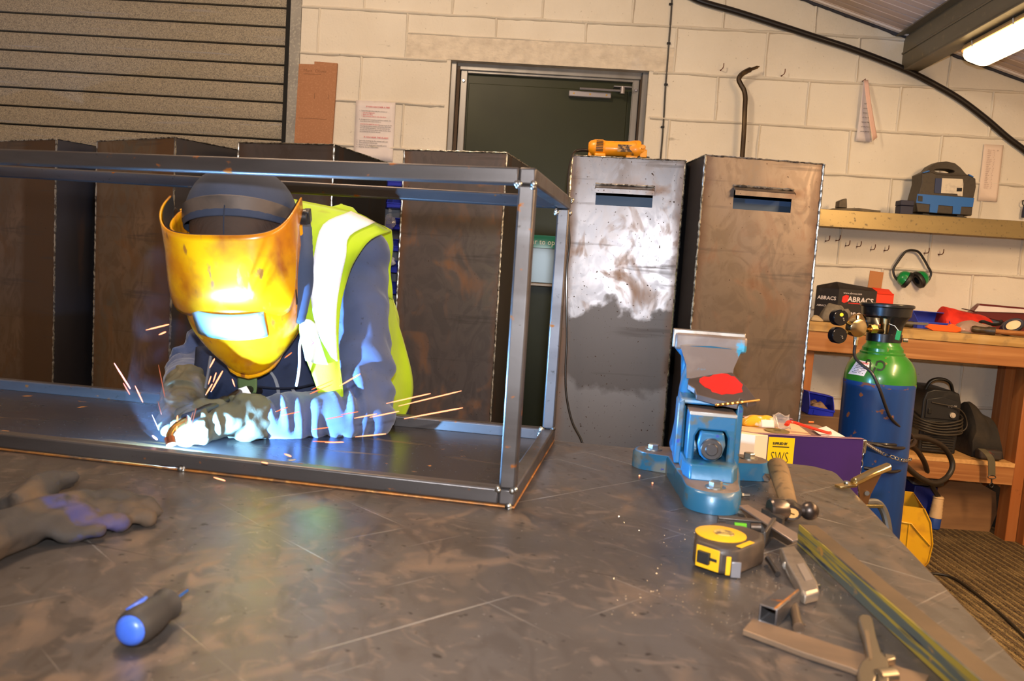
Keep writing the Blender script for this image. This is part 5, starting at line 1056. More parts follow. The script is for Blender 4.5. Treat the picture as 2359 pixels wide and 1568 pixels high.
# combination square head with a green vial
t = thing('combination_square_head', 'dark metal square head with a green spirit vial behind the tape measure', 'hand tool', TF)
dk = M('dark_tool_metal', (96,88,82), .4, .7, [('noise', 30, .45, .7, (64,58,54), .5)])
a = TT(1652,1224,0); c = TT(1778,1236,0); d = (c-a); n = V((-d.y, d.x, 0)).normalized()
q = B(); q.rings([[a+V((0,0,z)), c+V((0,0,z)), c+n*.012+V((0,0,z)), a+n*.012+V((0,0,z))] for z in (.001,.005)]); q.rings([[a+V((0,0,z)), c+V((0,0,z)), c+n*.012+V((0,0,z)), a+n*.012+V((0,0,z))] for z in (.019,.022)]); q.rings([[a+n*.004+V((0,0,z)), c+n*.004+V((0,0,z)), c+n*.009+V((0,0,z)), a+n*.009+V((0,0,z))] for z in (.004,.020)]); obj('head_body', q, dk, t, MX(), bevel=.0012)
obj('vial', B().tube([a+d*.30+V((0,0,.012)), a+d*.52+V((0,0,.012))], .005, 12), M('green_vial', (110,190,50), .15, 0, emit=.0, trans=.3), t, MX()); obj('knurled_screw', B().tube([a+d*.60+V((0,0,.012)), a+d*.78+V((0,0,.013))], .0062, 14), jaw, t, MX()); obj('scriber_knob', B().tube([a+d*.02+V((0,0,.010)), a+d*.14+V((0,0,.010))], .006, 12), dk, t, MX())
e = TT(1757,1262,0); obj('end_leg', B().rings([[e+V((-.001,0,0)), e+V((.003,0,0)), c+V((.004,.0,0)), c+V((-.002,.0,0))], [e+V((-.001,0,.024)), e+V((.003,0,.024)), c+V((.004,0,.030)), c+V((-.002,0,.030))]]), dk, t, MX(), bevel=.001)
# flat steel blade and grey handle
def flat(name, label, cat, pts, z0, th, m, rise=None, bev=.0008):
    P = [TT(x, y, z0) for x, y in pts]; k = rise or [0]*len(P)
    q = B(); q.rings([[p+V((0,0,r_)) for p, r_ in zip(P, k)], [p+V((0,0,th+r_)) for p, r_ in zip(P, k)]]); return tag(obj(name, q, m, None, TF, bevel=bev), label, cat)
bl = M('blade_steel', (176,158,148), .3, .85, [('noise', 12, .45, .7, (140,118,104), .4)])
t = thing('steel_bevel_blade', 'slanted flat steel blade lying across the dark square head on the bench', 'steel rule', TF)
P = [TT(1702,1168,.024), TT(1722,1166,.024), TT(1836,1232,.020), TT(1838,1246,.020), TT(1826,1250,.018)]
obj('blade_top', B().rings([[p for p in P], [p+V((0,0,.003)) for p in P]]), bl, t, MX(), bevel=.0005)
P = [TT(1702,1170,.0225), TT(1826,1250,.0165), TT(1815,1256,.002), TT(1740,1212,.002)]; obj('blade_side', B().rings([P, [p+V((.002,.003,0)) for p in P]]), M('brown_reflecting_steel', (138,112,88), .35, .8), t, MX())
obj('blade_support', B().rings([[p+V((0,0,z)) for p in (TT(1752,1196,0), TT(1800,1222,0), TT(1806,1216,0), TT(1760,1192,0))] for z in (.001,.018)]), dk, t, MX())
t = thing('grey_metal_handle', 'flat grey cast metal tool handle with a small side lever on the bench', 'hand tool', TF)
O_ = [(1797,1258), (1828,1253), (1846,1276), (1866,1308), (1884,1340), (1888,1358), (1856,1366), (1846,1360), (1838,1340), (1812,1296)]
Pt = [TT(x, y, .016) for x, y in O_]; cc_ = sum(Pt, V())/len(Pt)
gh = M('grey_cast_metal', (140,126,112), .42, .6, [('noise', 30, .45, .7, (112,102,92), .5)])
q = B(); q.rings([[V((*(p.xy), z)) if s_ == 1 else V((cc_.x+(p.x-cc_.x)*s_, cc_.y+(p.y-cc_.y)*s_, z)) for p in Pt] for z, s_ in ((.001,.97), (.004,1.0), (.013,1.0), (.016,.93))]); obj('handle_body', q, gh, t, MX(), bevel=.0015)
P = [TT(1836,1300,.0163), TT(1852,1298,.0163), TT(1872,1334,.0163), TT(1856,1338,.0163)]; obj('raised_panel', B().rings([P, [p+V((0,0,.0008)) for p in P]]), M('pale_cast_panel', (160,146,134), .35, .6), t, MX())
q = B(); a = TT(1812,1303,.008); q.ball(a, .006, 12); q.tube([a, TT(1818,1320,.006), TT(1830,1338,.005)], [.0035,.003,.0035], 8); obj('side_lever', q, M('pale_zinc', (176,172,166), .35, .7), t, MX())
q = B(); P = [TT(1846,1362,.0), TT(1890,1354,.0), TT(1890,1358,.0), TT(1850,1367,.0)]; q.rings([[p+V((0,0,z)) for p in P] for z in (.001,.006)]); obj('end_lip', q, chrome, t, MX(), bevel=.0008)
# small bits
def bit(q, m, lb, cat, name='bolt'): return tag(obj(name, q, m, None, TF), lb, cat)
a = TT(1766,1098,.009); q = B(); q.tube([a+V((0,-.005,0)), a+V((0,.002,0))], .0085, 6); q.tube([a+V((0,.0,-.001)), a+V((.002,.028,-.001))], .0045, 10); bit(q, chrome, 'shiny loose hex bolt lying beside the hammer handle by the vise', 'bolt')
a = TT(1708,1140,.004); q = B(); q.tube([a, a+V((.014,.003,0))], .0028, 8); q.tube([a+V((.0,0,0)), a+V((.003,.001,0))], .0045, 6); bit(q, zinc, 'short screw lying just right of the vise front foot', 'screw', 'screw')
a = TT(1702,1180,.004); q = B(); q.tube([a, a+V((.010,-.006,0))], .0038, 8); bit(q, zinc, 'tiny bright metal pin between the vise foot and the steel blade', 'pin', 'pin')
a = TT(1792,1322,.004); q = B(); q.tube([a, a+V((-.004,.03,.002)), a+V((-.006,.05,.002))], [.004,.003,.004], 8); bit(q, M('dark_pin_steel', (90,84,80), .3, .9), 'small dark steel pin with a bright end beside the grey handle', 'pin', 'pin')
a = TT(1848,1241,.003); q = B(); q.tube([a, a+V((.010,-.010,0))], .0035, 8, flat=.5); bit(q, M('cream_chip', (214,190,166), .6), 'pale chip at the top end of the long striped bar', 'chip', 'chip')
# long striped bar
stripe = M('striped_bar_paint', (134,116,44), .5, .1, [('noise', (4,2,150,77), .50, .56, (70,76,72), .5), ('noise', (7,2,240,77), .60, .66, (36,40,52), .5), ('noise', (30,30,60), .62, .7, (150,110,50), .6)])
t = thing('striped_bar', 'long steel bar with a yellow and grey streaked side running to the bottom right', 'steel bar', TF)
A0 = TT(1836,1254); A1 = TT(2172,1568); dd = (A1-A0).normalized(); A1 = A0+dd*.60; w = V((dd.y, -dd.x, 0))
if w.x < 0: w = -w
q = B(); q.rings([[A0+V((0,0,.001)), A0+V((0,0,.030)), A0+V((0,0,.030))+w*.002, A0+w*.002+V((0,0,.001))], [A1+V((0,0,.001)), A1+V((0,0,.030)), A1+V((0,0,.030))+w*.002, A1+w*.002+V((0,0,.001))]]); obj('painted_side', q, stripe, t, MX())['label'] = 'yellow and grey streaked side'
q = B(); q.rings([[A+w*.002+V((0,0,.001)), A+w*.002+V((0,0,.0305)), A+w*.026+V((0,0,.0305)), A+w*.032+V((0,0,.001))] for A in (A0, A1)]); obj('bar_body', q, M('brown_bar_steel', (120,98,74), .4, .6, [('noise', (6,6,6), .45, .7, (96,80,62), .45)]), t, MX(), bevel=.001)
# offcuts
t = thing('square_tube_offcut', 'short square steel tube offcut with its open end facing the camera', 'tube offcut', TF)
e0 = TT(1766,1440); e1 = TT(1832,1385); d = (e1-e0).normalized(); n = V((-d.y, d.x, 0)); s_ = .0205
def sq(p, h, zc_): return [p+n*h+V((0,0,zc_-h)), p-n*h+V((0,0,zc_-h)), p-n*h+V((0,0,zc_+h)), p+n*h+V((0,0,zc_+h))]
e1 = e0+d*.075; h = s_/2
q = B(); q.rings([sq(e0,h,h+.001), sq(e1,h,h+.001), sq(e1,h-.0022,h+.001), sq(e0,h-.0022,h+.001), sq(e0,h,h+.001)], cap=False); obj('tube_wall', q, railm, t, MX(), bevel=.0012)
obj('tube_seam', B().tube([e0-n*(h-.003)+V((0,0,.0215)), e1-n*(h-.003)+V((0,0,.0215))], .0012, 6), rustm, t, MX())
a = TT(1840,1446,.006); c = TT(1822,1372,.006); q = B(); q.tube([a, a.lerp(c,.12), a.lerp(c,.13), c], [.0062,.0062,.0054,.0054], 12); bit(q, M('rod_steel', (150,130,110), .3, .9), 'short round steel rod with a bright end beside the square tube offcut', 'rod offcut', 'rod_offcut')
t = flat('flat_bar', 'flat brown steel bar lying across the bottom right of the bench under the spanner', 'steel bar', [(1710,1462), (1732,1436), (1860,1476), (2010,1526), (2080,1551), (2140,1568), (2110,1620), (1960,1551), (1850,1515)], .0008, .006, M('flat_bar_steel', (142,116,92), .42, .6, [('noise', (5,20,5), .45, .7, (118,98,80), .45)]))
# adjustable spanner
t = thing('adjustable_spanner', 'small adjustable spanner with its jaws toward the bottom edge of the bench', 'spanner', TF)
sp_m = M('spanner_satin', (150,136,116), .32, .9)
O_ = [(1976,1436), (1984,1431), (2000,1433), (2008,1440), (2016,1480), (2028,1520), (2044,1540), (2048,1560), (2046,1600), (2024,1600), (2018,1575), (2012,1600), (1978,1600), (1972,1565), (1980,1545), (1996,1530), (1990,1490), (1976,1445)]
P = [TT(x, y, .008) for x, y in O_]; q = B(); q.rings([P, [p+V((0,0,.009)) for p in P]]); obj('spanner_body', q, sp_m, t, MX(), bevel=.002)
O_ = [(1991,1452), (2001,1452), (2010,1515), (2004,1520)]; P = [TT(x, y, .0172) for x, y in O_]; obj('handle_recess', B().rings([P, [p+V((0,0,.0006)) for p in P]]), M('recess_satin', (140,118,92), .45, .7), t, MX())
a = TT(2036,1556,.014); obj('knurl_screw', B().tube([a+V((-.006,-.004,0)), a+V((.010,.004,0))], .0075, 14), sp_m, t, MX()); obj('moving_jaw', B().rings([[p+V((0,0,z)) for p in (TT(2034,1540), TT(2058,1544), TT(2060,1552), TT(2036,1556))] for z in (.009,.016)]), sp_m, t, MX(), bevel=.001)
# chrome bracket
a = TT(2238,1566,.001); q = B(); q.tube(crom([a+V((-.010,-.012,.002)), a+V((-.009,-.001,.008)), a+V((-.003,.002,.012)), a+V((.006,.002,.011)), a+V((.010,-.004,.006)), a+V((.009,-.014,.002))], 5), .0028, 10); bit(q, chrome, 'small bright chromed loop at the bottom right corner of the bench', 'metal loop', 'metal_loop')
# earth clamp on the bench edge
gold = M('gilt_plated_steel', (228,200,140), .2, 1)
t = thing('earth_clamp', 'gilt sprung earth clamp gripping the bench edge beside the cylinder', 'clamp', TF)
a = TT(1922,1118,.004); k0 = TT(1965,1116,.010); k1 = TT(2046,1080,.040)
q = B(); up_ = V((0,0,1)); dd = (k1-k0).normalized(); sd = dd.cross(up_).normalized()
q.rings([[c_+sd*w_+up_*z_ for w_, z_ in ((-.010,0), (-.009,.008), (-.004,.012), (.004,.012), (.009,.008), (.010,0))] for c_ in (k0, k0.lerp(k1,.5)+up_*.002, k1)]); obj('upper_arm', q, gold, t, MX(), bevel=.0015)
P = [a, a+sd*.018, k0+sd*.012, k0-sd*.010]; obj('clamp_tip', B().rings([[p+V((0,0,-.002)) for p in P], [p+V((0,0,.003)) for p in P]]), gold, t, MX(), bevel=.001)
obj('rivet', B().lathe([(.006,0), (.0055,.003), (.0001,.004)], 16, MX.Translation(a.lerp(k0,.55)+V((.004,.002,.004)))), zinc, t, MX())
P = [k0.lerp(k1,.12)+V((0,0,-.001)), k0.lerp(k1,.82)+V((0,0,-.001)), k0.lerp(k1,.55)+V((0,0,-.035)), k0.lerp(k1,.45)+V((0,0,-.062)), k0.lerp(k1,.25)+V((0,0,-.058)), k0.lerp(k1,.22)+V((0,0,-.03))]
obj('side_plate', B().rings([[p-sd*.002 for p in P], [p+sd*.002 for p in P]]), M('clamp_side_brown', (120,84,52), .4, .7), t, MX(), bevel=.001)
e = k0.lerp(k1,.40)+V((0,0,-.055)); obj('lower_arm', B().rings([[c_+sd*w_+up_*z_ for w_, z_ in ((-.008,0), (-.008,.006), (.008,.006), (.008,0))] for c_ in (e+V((-.03,-.01,0)), e+V((.035,.02,-.002)))]), M('clamp_olive', (116,100,60), .4, .7), t, MX(), bevel=.001)
obj('pivot_bolt', B().cyl(k0.lerp(k1,.42)+V((0,-.006,-.028)), k0.lerp(k1,.42)+V((0,.006,-.028)), .0045, 10), zinc, t, MX())
q = B(); q.tube(crom([e+V((.005,.01,.006)), e+V((.030,.02,.004)), e+V((.045,.016,-.02)), e+V((.052,.0,-.07)), e+V((.055,-.02,-.16)), e+V((.045,-.04,-.30))], 6), .0075, 10); obj('cable', q, M('grey_brown_cable', (66,58,48), .5), t, MX())
# scatter of bright grit
q = B()
for i in range(420):
    cx_, cy_ = random.choice([(.36,-.75), (.34,-.60), (.42,-.66), (.30,-.85), (.46,-.30)]); x = random.gauss(cx_, .055); y = random.gauss(cy_, .045)
    if x > RX-.01 or y > -.02: continue
    r_ = random.choice([.0005,.0007,.0009,.0013]); z0 = r_*.8; p = V((x, y, z0)); q._add([p+V((r_,0,0)), p+V((0,r_,0)), p+V((-r_,0,0)), p+V((0,-r_,0)), p+V((0,0,r_)), p+V((0,0,-r_))], [(0,1,4),(1,2,4),(2,3,4),(3,0,4),(1,0,5),(2,1,5),(3,2,5),(0,3,5)])
o = obj('metal_grit', q, chrome, None, TF); o['kind'] = 'stuff'; tag(o, 'scatter of tiny bright metal grit around the tools on the bench', 'metal grit')

# ------------------------------------------------------------------ screwdriver, end on
t = thing('screwdriver', 'grey and blue handled screwdriver lying end-on at the bottom left of the bench', 'screwdriver', TF)
s0 = TT(300,1452,.018); s1 = TT(372,1400,.018); d = (s1-s0).normalized(); s1 = s0+d*.066
grey_r = M('dark_grip_rubber', (46,41,37), .6, bump=('noise', 60, .2, .002)); bcap = M('blue_grip', (60,98,200), .35)
P = [s0+d*k for k in (0,.003,.008,.018,.030,.042,.052,.060,.066)]; obj('grip', B().tube(P, [.0150,.0168,.0178,.0182,.0178,.0160,.0140,.0165,.0120], 20), grey_r, t, MX())
obj('end_cap', B().tube([s0-d*.0065, s0-d*.005, s0-d*.001, s0+d*.003], [.006,.0110,.0142,.0150], 20), bcap, t, MX())['label'] = 'blue domed end cap'
up2 = V((-.55,-.1,1)).normalized(); q = B(); rg = []
for k in range(8): c = s0+d*(.010+.004*k)+up2*.0165; w = .006*math.sin(PI*(k+.7)/8.4)+.001; sdv = d.cross(up2).normalized(); rg.append([c-sdv*w, c+sdv*w, c+sdv*w*.6+up2*.0024, c-sdv*w*.6+up2*.0024])
obj('blue_inlay', B().rings(rg), bcap, t, MX())['label'] = 'blue inlay in the grip'
obj('shaft', B().tube([s1-d*.004, s1+d*.03], .0033, 8), chrome, t, MX())
# ================================================================== the welder
from mathutils.bvhtree import BVHTree
per = thing('person', 'person bent over the bench welding in a yellow helmet, lime vest and blue sweatshirt', 'person', MX.Translation(V((-.45, 2.22, 0))))
PO = -V((-.45, 2.22, 0)); PM = MX.Translation(PO)          # world -> person local
def remesh(name, b, mat, voxel, parent, folds=None, smooth_it=4, label=None):
    bm = b.bm; finish(bm); me = bpy.data.meshes.new(name); bm.to_mesh(me); bm.free()
    o = bpy.data.objects.new(name, me); COL.objects.link(o)
    m = o.modifiers.new('r', 'REMESH'); m.mode = 'VOXEL'; m.voxel_size = voxel
    if smooth_it: s_ = o.modifiers.new('s', 'SMOOTH'); s_.factor = .6; s_.iterations = smooth_it
    me2 = bpy.data.meshes.new_from_object(o.evaluated_get(bpy.context.evaluated_depsgraph_get()))
    bpy.data.objects.remove(o); me2.name = name
    if folds:
        n = [v.normal.copy() for v in me2.vertices]; n = [x.copy() for x in n]
        for v, k in zip(me2.vertices, n): v.co += k*folds(v.co)
    me2.materials.clear(); me2.materials.append(mat)
    for p in me2.polygons: p.use_smooth = True
    me2.transform(PM)
    o = bpy.data.objects.new(name, me2); COL.objects.link(o); o.parent = parent
    if label: o['label'] = label
    return o
def ell(c, ax, ay, n=24, p=1.0):
    o = []
    for k in range(n):
        t = 2*PI*k/n; a, s_ = math.cos(t), math.sin(t)
        o.append(c+ax*(abs(a)**p*(1 if a > 0 else -1))+ay*(abs(s_)**p*(1 if s_ > 0 else -1)))
    return o
# ---- joints
neck = V((-.505, 1.775, 1.125)); chest = V((-.515, 2.00, 1.035)); waist = V((-.475, 2.13, .94)); pelv = V((-.475, 2.22, .86)); shc = V((-.495, 1.875, 1.095))
LS = Yp(822, 586, 1.83); RS = V((-.615, 1.90, 1.015))
LE = Yp(843, 946, 1.69); LW = Yp(596, 963, 1.565)
RE = Yp(448, 850, 1.86); RW = Yp(424, 898, 1.715)
# ---- helmet frame
HR = MX.Rotation(R(5), 4, 'Z') @ MX.Rotation(R(24), 4, 'X') @ MX.Rotation(R(-3.5), 4, 'Y')
HP = Yp(494, 546, 1.42); HS = 1.02; HM = MX.Translation(HP - HR @ (V((0, -.150, .050))*HS)) @ HR @ MX.Scale(HS, 4)
HL = PM @ HM                                              # helmet local -> person local
headc = HM @ V((0, .0, .010))
skin_m = M('skin', (196,148,122), .5)
# ---- body: one continuous skinned figure under the clothes
bmx = bmesh.new(); lay = bmx.verts.layers.skin.verify()
def jv(p, r): v = bmx.verts.new(V(p)+PO); v[lay].radius = (r, r); return v
pv = jv(pelv, .125); pv[lay].use_root = True; wv = jv(waist, .115); cv = jv(chest, .125); sv = jv(shc, .10); nv = jv(neck, .05); hv = jv(headc, .072); hv2 = jv(HM @ V((0,0,.045)), .06)
for a, b_ in ((pv,wv),(wv,cv),(cv,sv),(sv,nv),(nv,hv),(hv,hv2)): bmx.edges.new((a, b_))
LH_ = Yp(515,974,1.52); RH_ = Yp(414, 932, 1.635)
for S_, E_, W_, H_ in ((LS,LE,LW,LH_), (RS,RE,RW,RH_)):
    a = jv(S_, .05); e = jv(E_, .036); w = jv(W_, .026); h = jv(H_, .028); bmx.edges.new((sv, a)); bmx.edges.new((a, e)); bmx.edges.new((e, w)); bmx.edges.new((w, h))
    dd = (H_-W_).normalized()
    for k in range(5):
        off = V((0, .009*(k-2), -.003*(k-2))); f1 = jv(H_+dd*.022+off, .008); f2 = jv(H_+dd*.038+off+V((0,0,-.004)), .007); bmx.edges.new((h, f1)); bmx.edges.new((f1, f2))
for sx in (-1, 1):
    hp = jv(pelv+V((sx*.09,0,-.06)), .085); kn = jv((-.43+sx*.10, 2.16, .47), .058); an = jv((-.43+sx*.11, 2.22, .09), .04); ft = jv((-.43+sx*.12, 2.10, .04), .035)
    bmx.edges.new((pv, hp)); bmx.edges.new((hp, kn)); bmx.edges.new((kn, an)); bmx.edges.new((an, ft))
bme = bpy.data.meshes.new('body'); bmx.to_mesh(bme); bmx.free(); body = bpy.data.objects.new('body', bme); COL.objects.link(body); body.parent = per
bme.materials.append(skin_m); body.modifiers.new('skin', 'SKIN').use_smooth_shade = True; ss = body.modifiers.new('sub', 'SUBSURF'); ss.levels = ss.render_levels = 1
# ---- trousers, boots
navyc = M('navy_workwear', (36,46,74), .85, 0, [('noise', 14, .4, .7, (28,36,60), .85)], bump=[('noise', 14, .4, .012), ('noise', 260, .2, .001)])
q = B(); q.rings([ell(pelv+V((0,.0,.09)), V((.14,0,0)), V((0,.10,.05))), ell(pelv, V((.150,0,0)), V((0,.118,0))), ell(pelv+V((0,0,-.10)), V((.150,0,0)), V((0,.115,0)))])
for sx in (-1, 1): q.tube([pelv+V((sx*.085,0,-.05)), V((-.43+sx*.10,2.155,.47)), V((-.43+sx*.11,2.22,.14)), V((-.43+sx*.11,2.22,.06))], [.105,.082,.075,.078], 20)
remesh('trousers', q, navyc, .012, per)
bootm = M('black_boot', (28,24,22), .5)
for sx in (-1, 1):
    c = V((-.43+sx*.115, 2.15, 0))+PO; q = B(); q.rings([ell(c+V((0,0,z)), V((w,0,0)), V((0,l,0)), 20) for z, w, l in ((.002,.052,.14),(.03,.054,.142),(.06,.048,.125),(.10,.045,.075))]); obj('boot', q, bootm, per, MX())
# ---- overall bib under the sweatshirt opening, seen below the helmet
# ---- sweatshirt: torso and both sleeves in one
fab = M('blue_grey_sweatshirt', (72,82,114), .9, 0, [('noise', 20, .45, .7, (72,80,106), .9), ('noise', 120, .66, .72, (60,66,88), .9)], bump=[('noise', 500, .25, .0008)], sheen=.2)
lat = (LS-RS).normalized()
def torso(k=0.0, top=True):
    q = B(); ax = V((1,0,0)); d1 = (chest-waist).normalized(); n1 = V((0, -d1.z, d1.y)); 
    R_ = [(pelv+V((0,.0,-.12)), V((1,0,0)), V((0,1,0)), .170+k, .125+k), (pelv+V((0,.0,-.03)), V((1,0,0)), V((0,1,0)), .165+k, .125+k), (waist, V((1,0,.05)), V((0,.8,.6)), .160+k, .120+k), (chest, V((.96,-.1,.25)), V((0,.55,.84)), .168+k, .125+k), (shc, lat, V((-.2,.45,.87)).normalized(), .148+k, .112+k), (lerp(shc,neck,.6), lat, V((-.2,.5,.84)).normalized(), .11+k, .082+k), (neck+V((-.01,-.01,.01)), lat, V((-.2,.5,.84)).normalized(), .062+k, .06+k)]
    q.rings([ell(c, a.normalized()*ra, b_.normalized()*rb, 28) for c, a, b_, ra, rb in R_]); return q
q = torso()
q.tube([shc+lat*.10, LS, LS.lerp(LE,.3), LS.lerp(LE,.6), LS.lerp(LE,.88), LE], [.074,.073,.068,.064,.060,.056], 24)
q.ball(LE+V((.012,.0,-.004)), .057, 20); q.tube([LE, LE.lerp(LW,.2), LE.lerp(LW,.5), LE.lerp(LW,.8), LW, LW+(LW-LE)*.10], [.057,.057,.051,.045,.040,.036], 24)
q.tube([shc-lat*.10, RS, RS.lerp(RE,.5), RE, RE.lerp(RW,.5), RW], [.075,.072,.062,.056,.050,.044], 24); q.ball(RE, .055, 16)
def folds(p):
    # creases run round the sleeves: deep inside the elbow, finer towards the cuff
    e = 0
    for A, Bq, f, am in ((LS, LE, 5.5, .0075), (LE, LW, 7.5, .0095), (RS, RE, 5, .006), (RE, RW, 6, .008)):
        d = Bq-A; t = (p-A).dot(d)/d.length_squared
        if -.05 < t < 1.1:
            rad = (p-A-d*t).length
            if rad < .095:
                ph = t*f*2*PI + 4.5*NZ.noise(p*8) + math.atan2((p-A-d*t).z, (p-A-d*t).y)*1.0
                s_ = math.sin(ph); w = (1-abs(.95-t)*.55 if A is LS else 1)
                e += am*w*(s_*abs(s_)**.3)*max(0, .35+1.5*NZ.noise(p*15+V((3,1,2))))*max(0, min(1, (t+.05)*6))*(min(1, max(.25, t*1.6)) if A is LS or A is RS else 1)
    return e + .006*NZ.noise(p*24) + .0085*NZ.noise(p*11)
shirt = remesh('sweatshirt', q, fab, .0065, per, folds, 5)
def bvh(o):
    dg = bpy.context.evaluated_depsgraph_get(); me = o.data; return BVHTree.FromPolygons([v.co-PO for v in me.vertices], [tuple(p.vertices) for p in me.polygons])
# cuffs and waistband ribs
q = B(); dd = (LW-LE).normalized(); q.tube([LW+dd*.000, LW+dd*.012, LW+dd*.024], [.0405,.0415,.0395], 24); remesh('cuff', q, M('sweatshirt_rib', (70,78,104), .9), .004, per, lambda p: .0016*math.sin(math.atan2((p-LW).z, (p-LW).y)*22), 1)
# ---- hi-vis vest
lime = M('hi_vis_lime', (164,196,10), .75, 0, [('noise', 7, .45, .72, (146,176,8), .75), ('noise', 16, .64, .74, (140,150,30), .8)], bump=[('noise', 10, .25, .01), ('noise', 400, .3, .0008)], sheen=.1)
q = torso(.013); q.tube([shc+lat*.03, shc+lat*.10, LS.lerp(shc,.35), LS+V((-.020,.004,.012))], [.09,.096,.096,.090], 24); q.tube([shc-lat*.03, shc-lat*.10, RS+V((.02,0,.01))], [.09,.094,.086], 24)
def vfold(p): return .007*NZ.noise(p*11)+.004*math.sin(p.x*60+p.z*25+3*NZ.noise(p*6))
def cutfront(bm):
    pass
vest = remesh('vest', q, lime, .008, per, vfold, 4)
# open the front of the vest: drop the faces that look towards the bench between the lapels
bmv = bmesh.new(); bmv.from_mesh(vest.data)
dead = []
for f in bmv.faces:
    c = f.calc_center_median()-PO; 
    u_ = (c-shc).dot(lat)
    if f.normal.y < -.15 and -.13 < u_ < .045 and c.z < 1.12: dead.append(f)
    elif c.z < .72: dead.append(f)
bmesh.ops.delete(bmv, geom=dead, context='FACES'); bmv.to_mesh(vest.data); bmv.free()
so = vest.modifiers.new('solid', 'SOLIDIFY'); so.thickness = .0025; so.offset = 1
vb = bvh(vest)
def onto(tree, px, py, off=.004, dflt=1.8):
    d = ray(px, py).normalized(); h = tree.ray_cast(CAMP, d, 5)
    p = h[0] if h[0] is not None else CAMP+ray(px, py)*(dflt/ray(px, py).y)
    return p - d*off + PO
def decal(name, tree, L, mat, nu=14, nv=5, off=.004, parent=None, dflt=1.8, th=.0012):
    """strip between two pixel polylines laid on a surface"""
    A_, B_ = [crom([V((*p, 0)) for p in l], 6) for l in L]
    def at(P, t): k = t*(len(P)-1); i = min(int(k), len(P)-2); return P[i].lerp(P[i+1], k-i)
    q = B()
    def fn(i, j): p = at(A_, i).lerp(at(B_, i), j); return onto(tree, p.x, p.y, off, dflt)
    q.grid(fn, nu, nv); return obj(name, q, mat, parent or per, MX(), solid=th, smooth=80)
refl = M('reflective_tape', (236,238,244), .35, 0, [('voro', 300, .2, .5, (222,226,236), .35)], emit=0, coat=.3)
# hanging flank and shoulder wing of the vest
def sheetp(name, rows, mat, th=.003, nu=10, nv=14, lab=None):
    P = [[Yp(*p) for p in r] for r in rows]; P = [crom(r, 4) for r in P]; n = len(P[0]); cols = [crom([r[k] for r in P], 4) for k in range(n)]
    q = B(); bm = q.bm; vs = [[bm.verts.new(c+PO) for c in col_] for col_ in cols]
    for i in range(n-1):
        for j in range(len(cols[0])-1): bm.faces.new((vs[i][j], vs[i+1][j], vs[i+1][j+1], vs[i][j+1]))
    o = obj(name, q, mat, per, MX(), solid=th, smooth=80)
    if lab: o['label'] = lab
    return o
VR = [[(652,455,1.79),(808,487,1.78),(864,512,1.79),(902,532,1.81)], [(664,500,1.71),(744,518,1.70),(806,543,1.71),(856,550,1.73)], [(672,560,1.66),(723,590,1.65),(797,590,1.67),(818,598,1.69)],
      [(680,630,1.64),(713,640,1.64),(786,640,1.665),(799,645,1.675)], [(688,700,1.63),(718,700,1.63),(776,700,1.65),(785,702,1.655)], [(688,750,1.62),(732,765,1.622),(774,768,1.64),(779,768,1.645)],
      [(700,810,1.62),(752,815,1.622),(776,820,1.635),(781,822,1.638)], [(722,870,1.62),(760,872,1.625),(784,880,1.635),(788,880,1.635)], [(738,922,1.62),(765,924,1.625),(788,926,1.635),(792,926,1.635)]]
sheetp('vest_front_panel', VR, lime, lab='lime front panel of the vest over the shoulder and chest')
sheetp('reflective_band', [[(r_[1][0],r_[1][1],r_[1][2]-.007), ((r_[1][0]+r_[2][0])/2,(r_[1][1]+r_[2][1])/2,(r_[1][2]+r_[2][2])/2-.008), (r_[2][0],r_[2][1],r_[2][2]-.007)] for r_ in VR[:6]]+[[(764,822,1.612),(770,826,1.615),(777,832,1.622)]], refl, th=.003, lab='broad white reflective band over the shoulder')
sheetp('vest_armhole_flap', [[(862,512,1.81),(884,520,1.84),(902,530,1.86)], [(872,560,1.85),(890,565,1.87),(905,570,1.89)], [(880,610,1.87),(890,615,1.89),(899,622,1.90)], [(884,640,1.88),(894,645,1.90),(903,660,1.91)], [(888,680,1.88),(896,685,1.90),(904,690,1.92)]], lime, lab='lime flap of the vest behind the sleeve')
sheetp('vest_back_edge', [[(880,660,1.88),(892,665,1.91),(900,668,1.93)], [(890,710,1.88),(902,715,1.93),(910,722,1.96)], [(893,790,1.88),(915,790,1.95),(932,795,1.98)], [(898,860,1.88),(925,862,1.96),(949,865,2.0)], [(900,920,1.88),(925,925,1.96),(949,915,2.0)], [(898,968,1.90),(915,968,1.96),(929,966,1.98)]], lime, lab='lime back panel of the vest hanging beyond the sleeve')
sheetp('pale_vest_band', [[(690,735,1.612),(712,735,1.614),(726,745,1.615)], [(692,770,1.612),(716,790,1.614),(744,806,1.615)], [(704,830,1.614),(726,836,1.615),(756,840,1.616)]], M('pale_band', (214,232,214), .5), lab='pale reflective band low on the vest front')
text('vest_logo', 'X', .024, M('pink_logo', (220,150,180), .6), PM @ MX.Translation(Yp(712,798,1.606)) @ FACE, per)
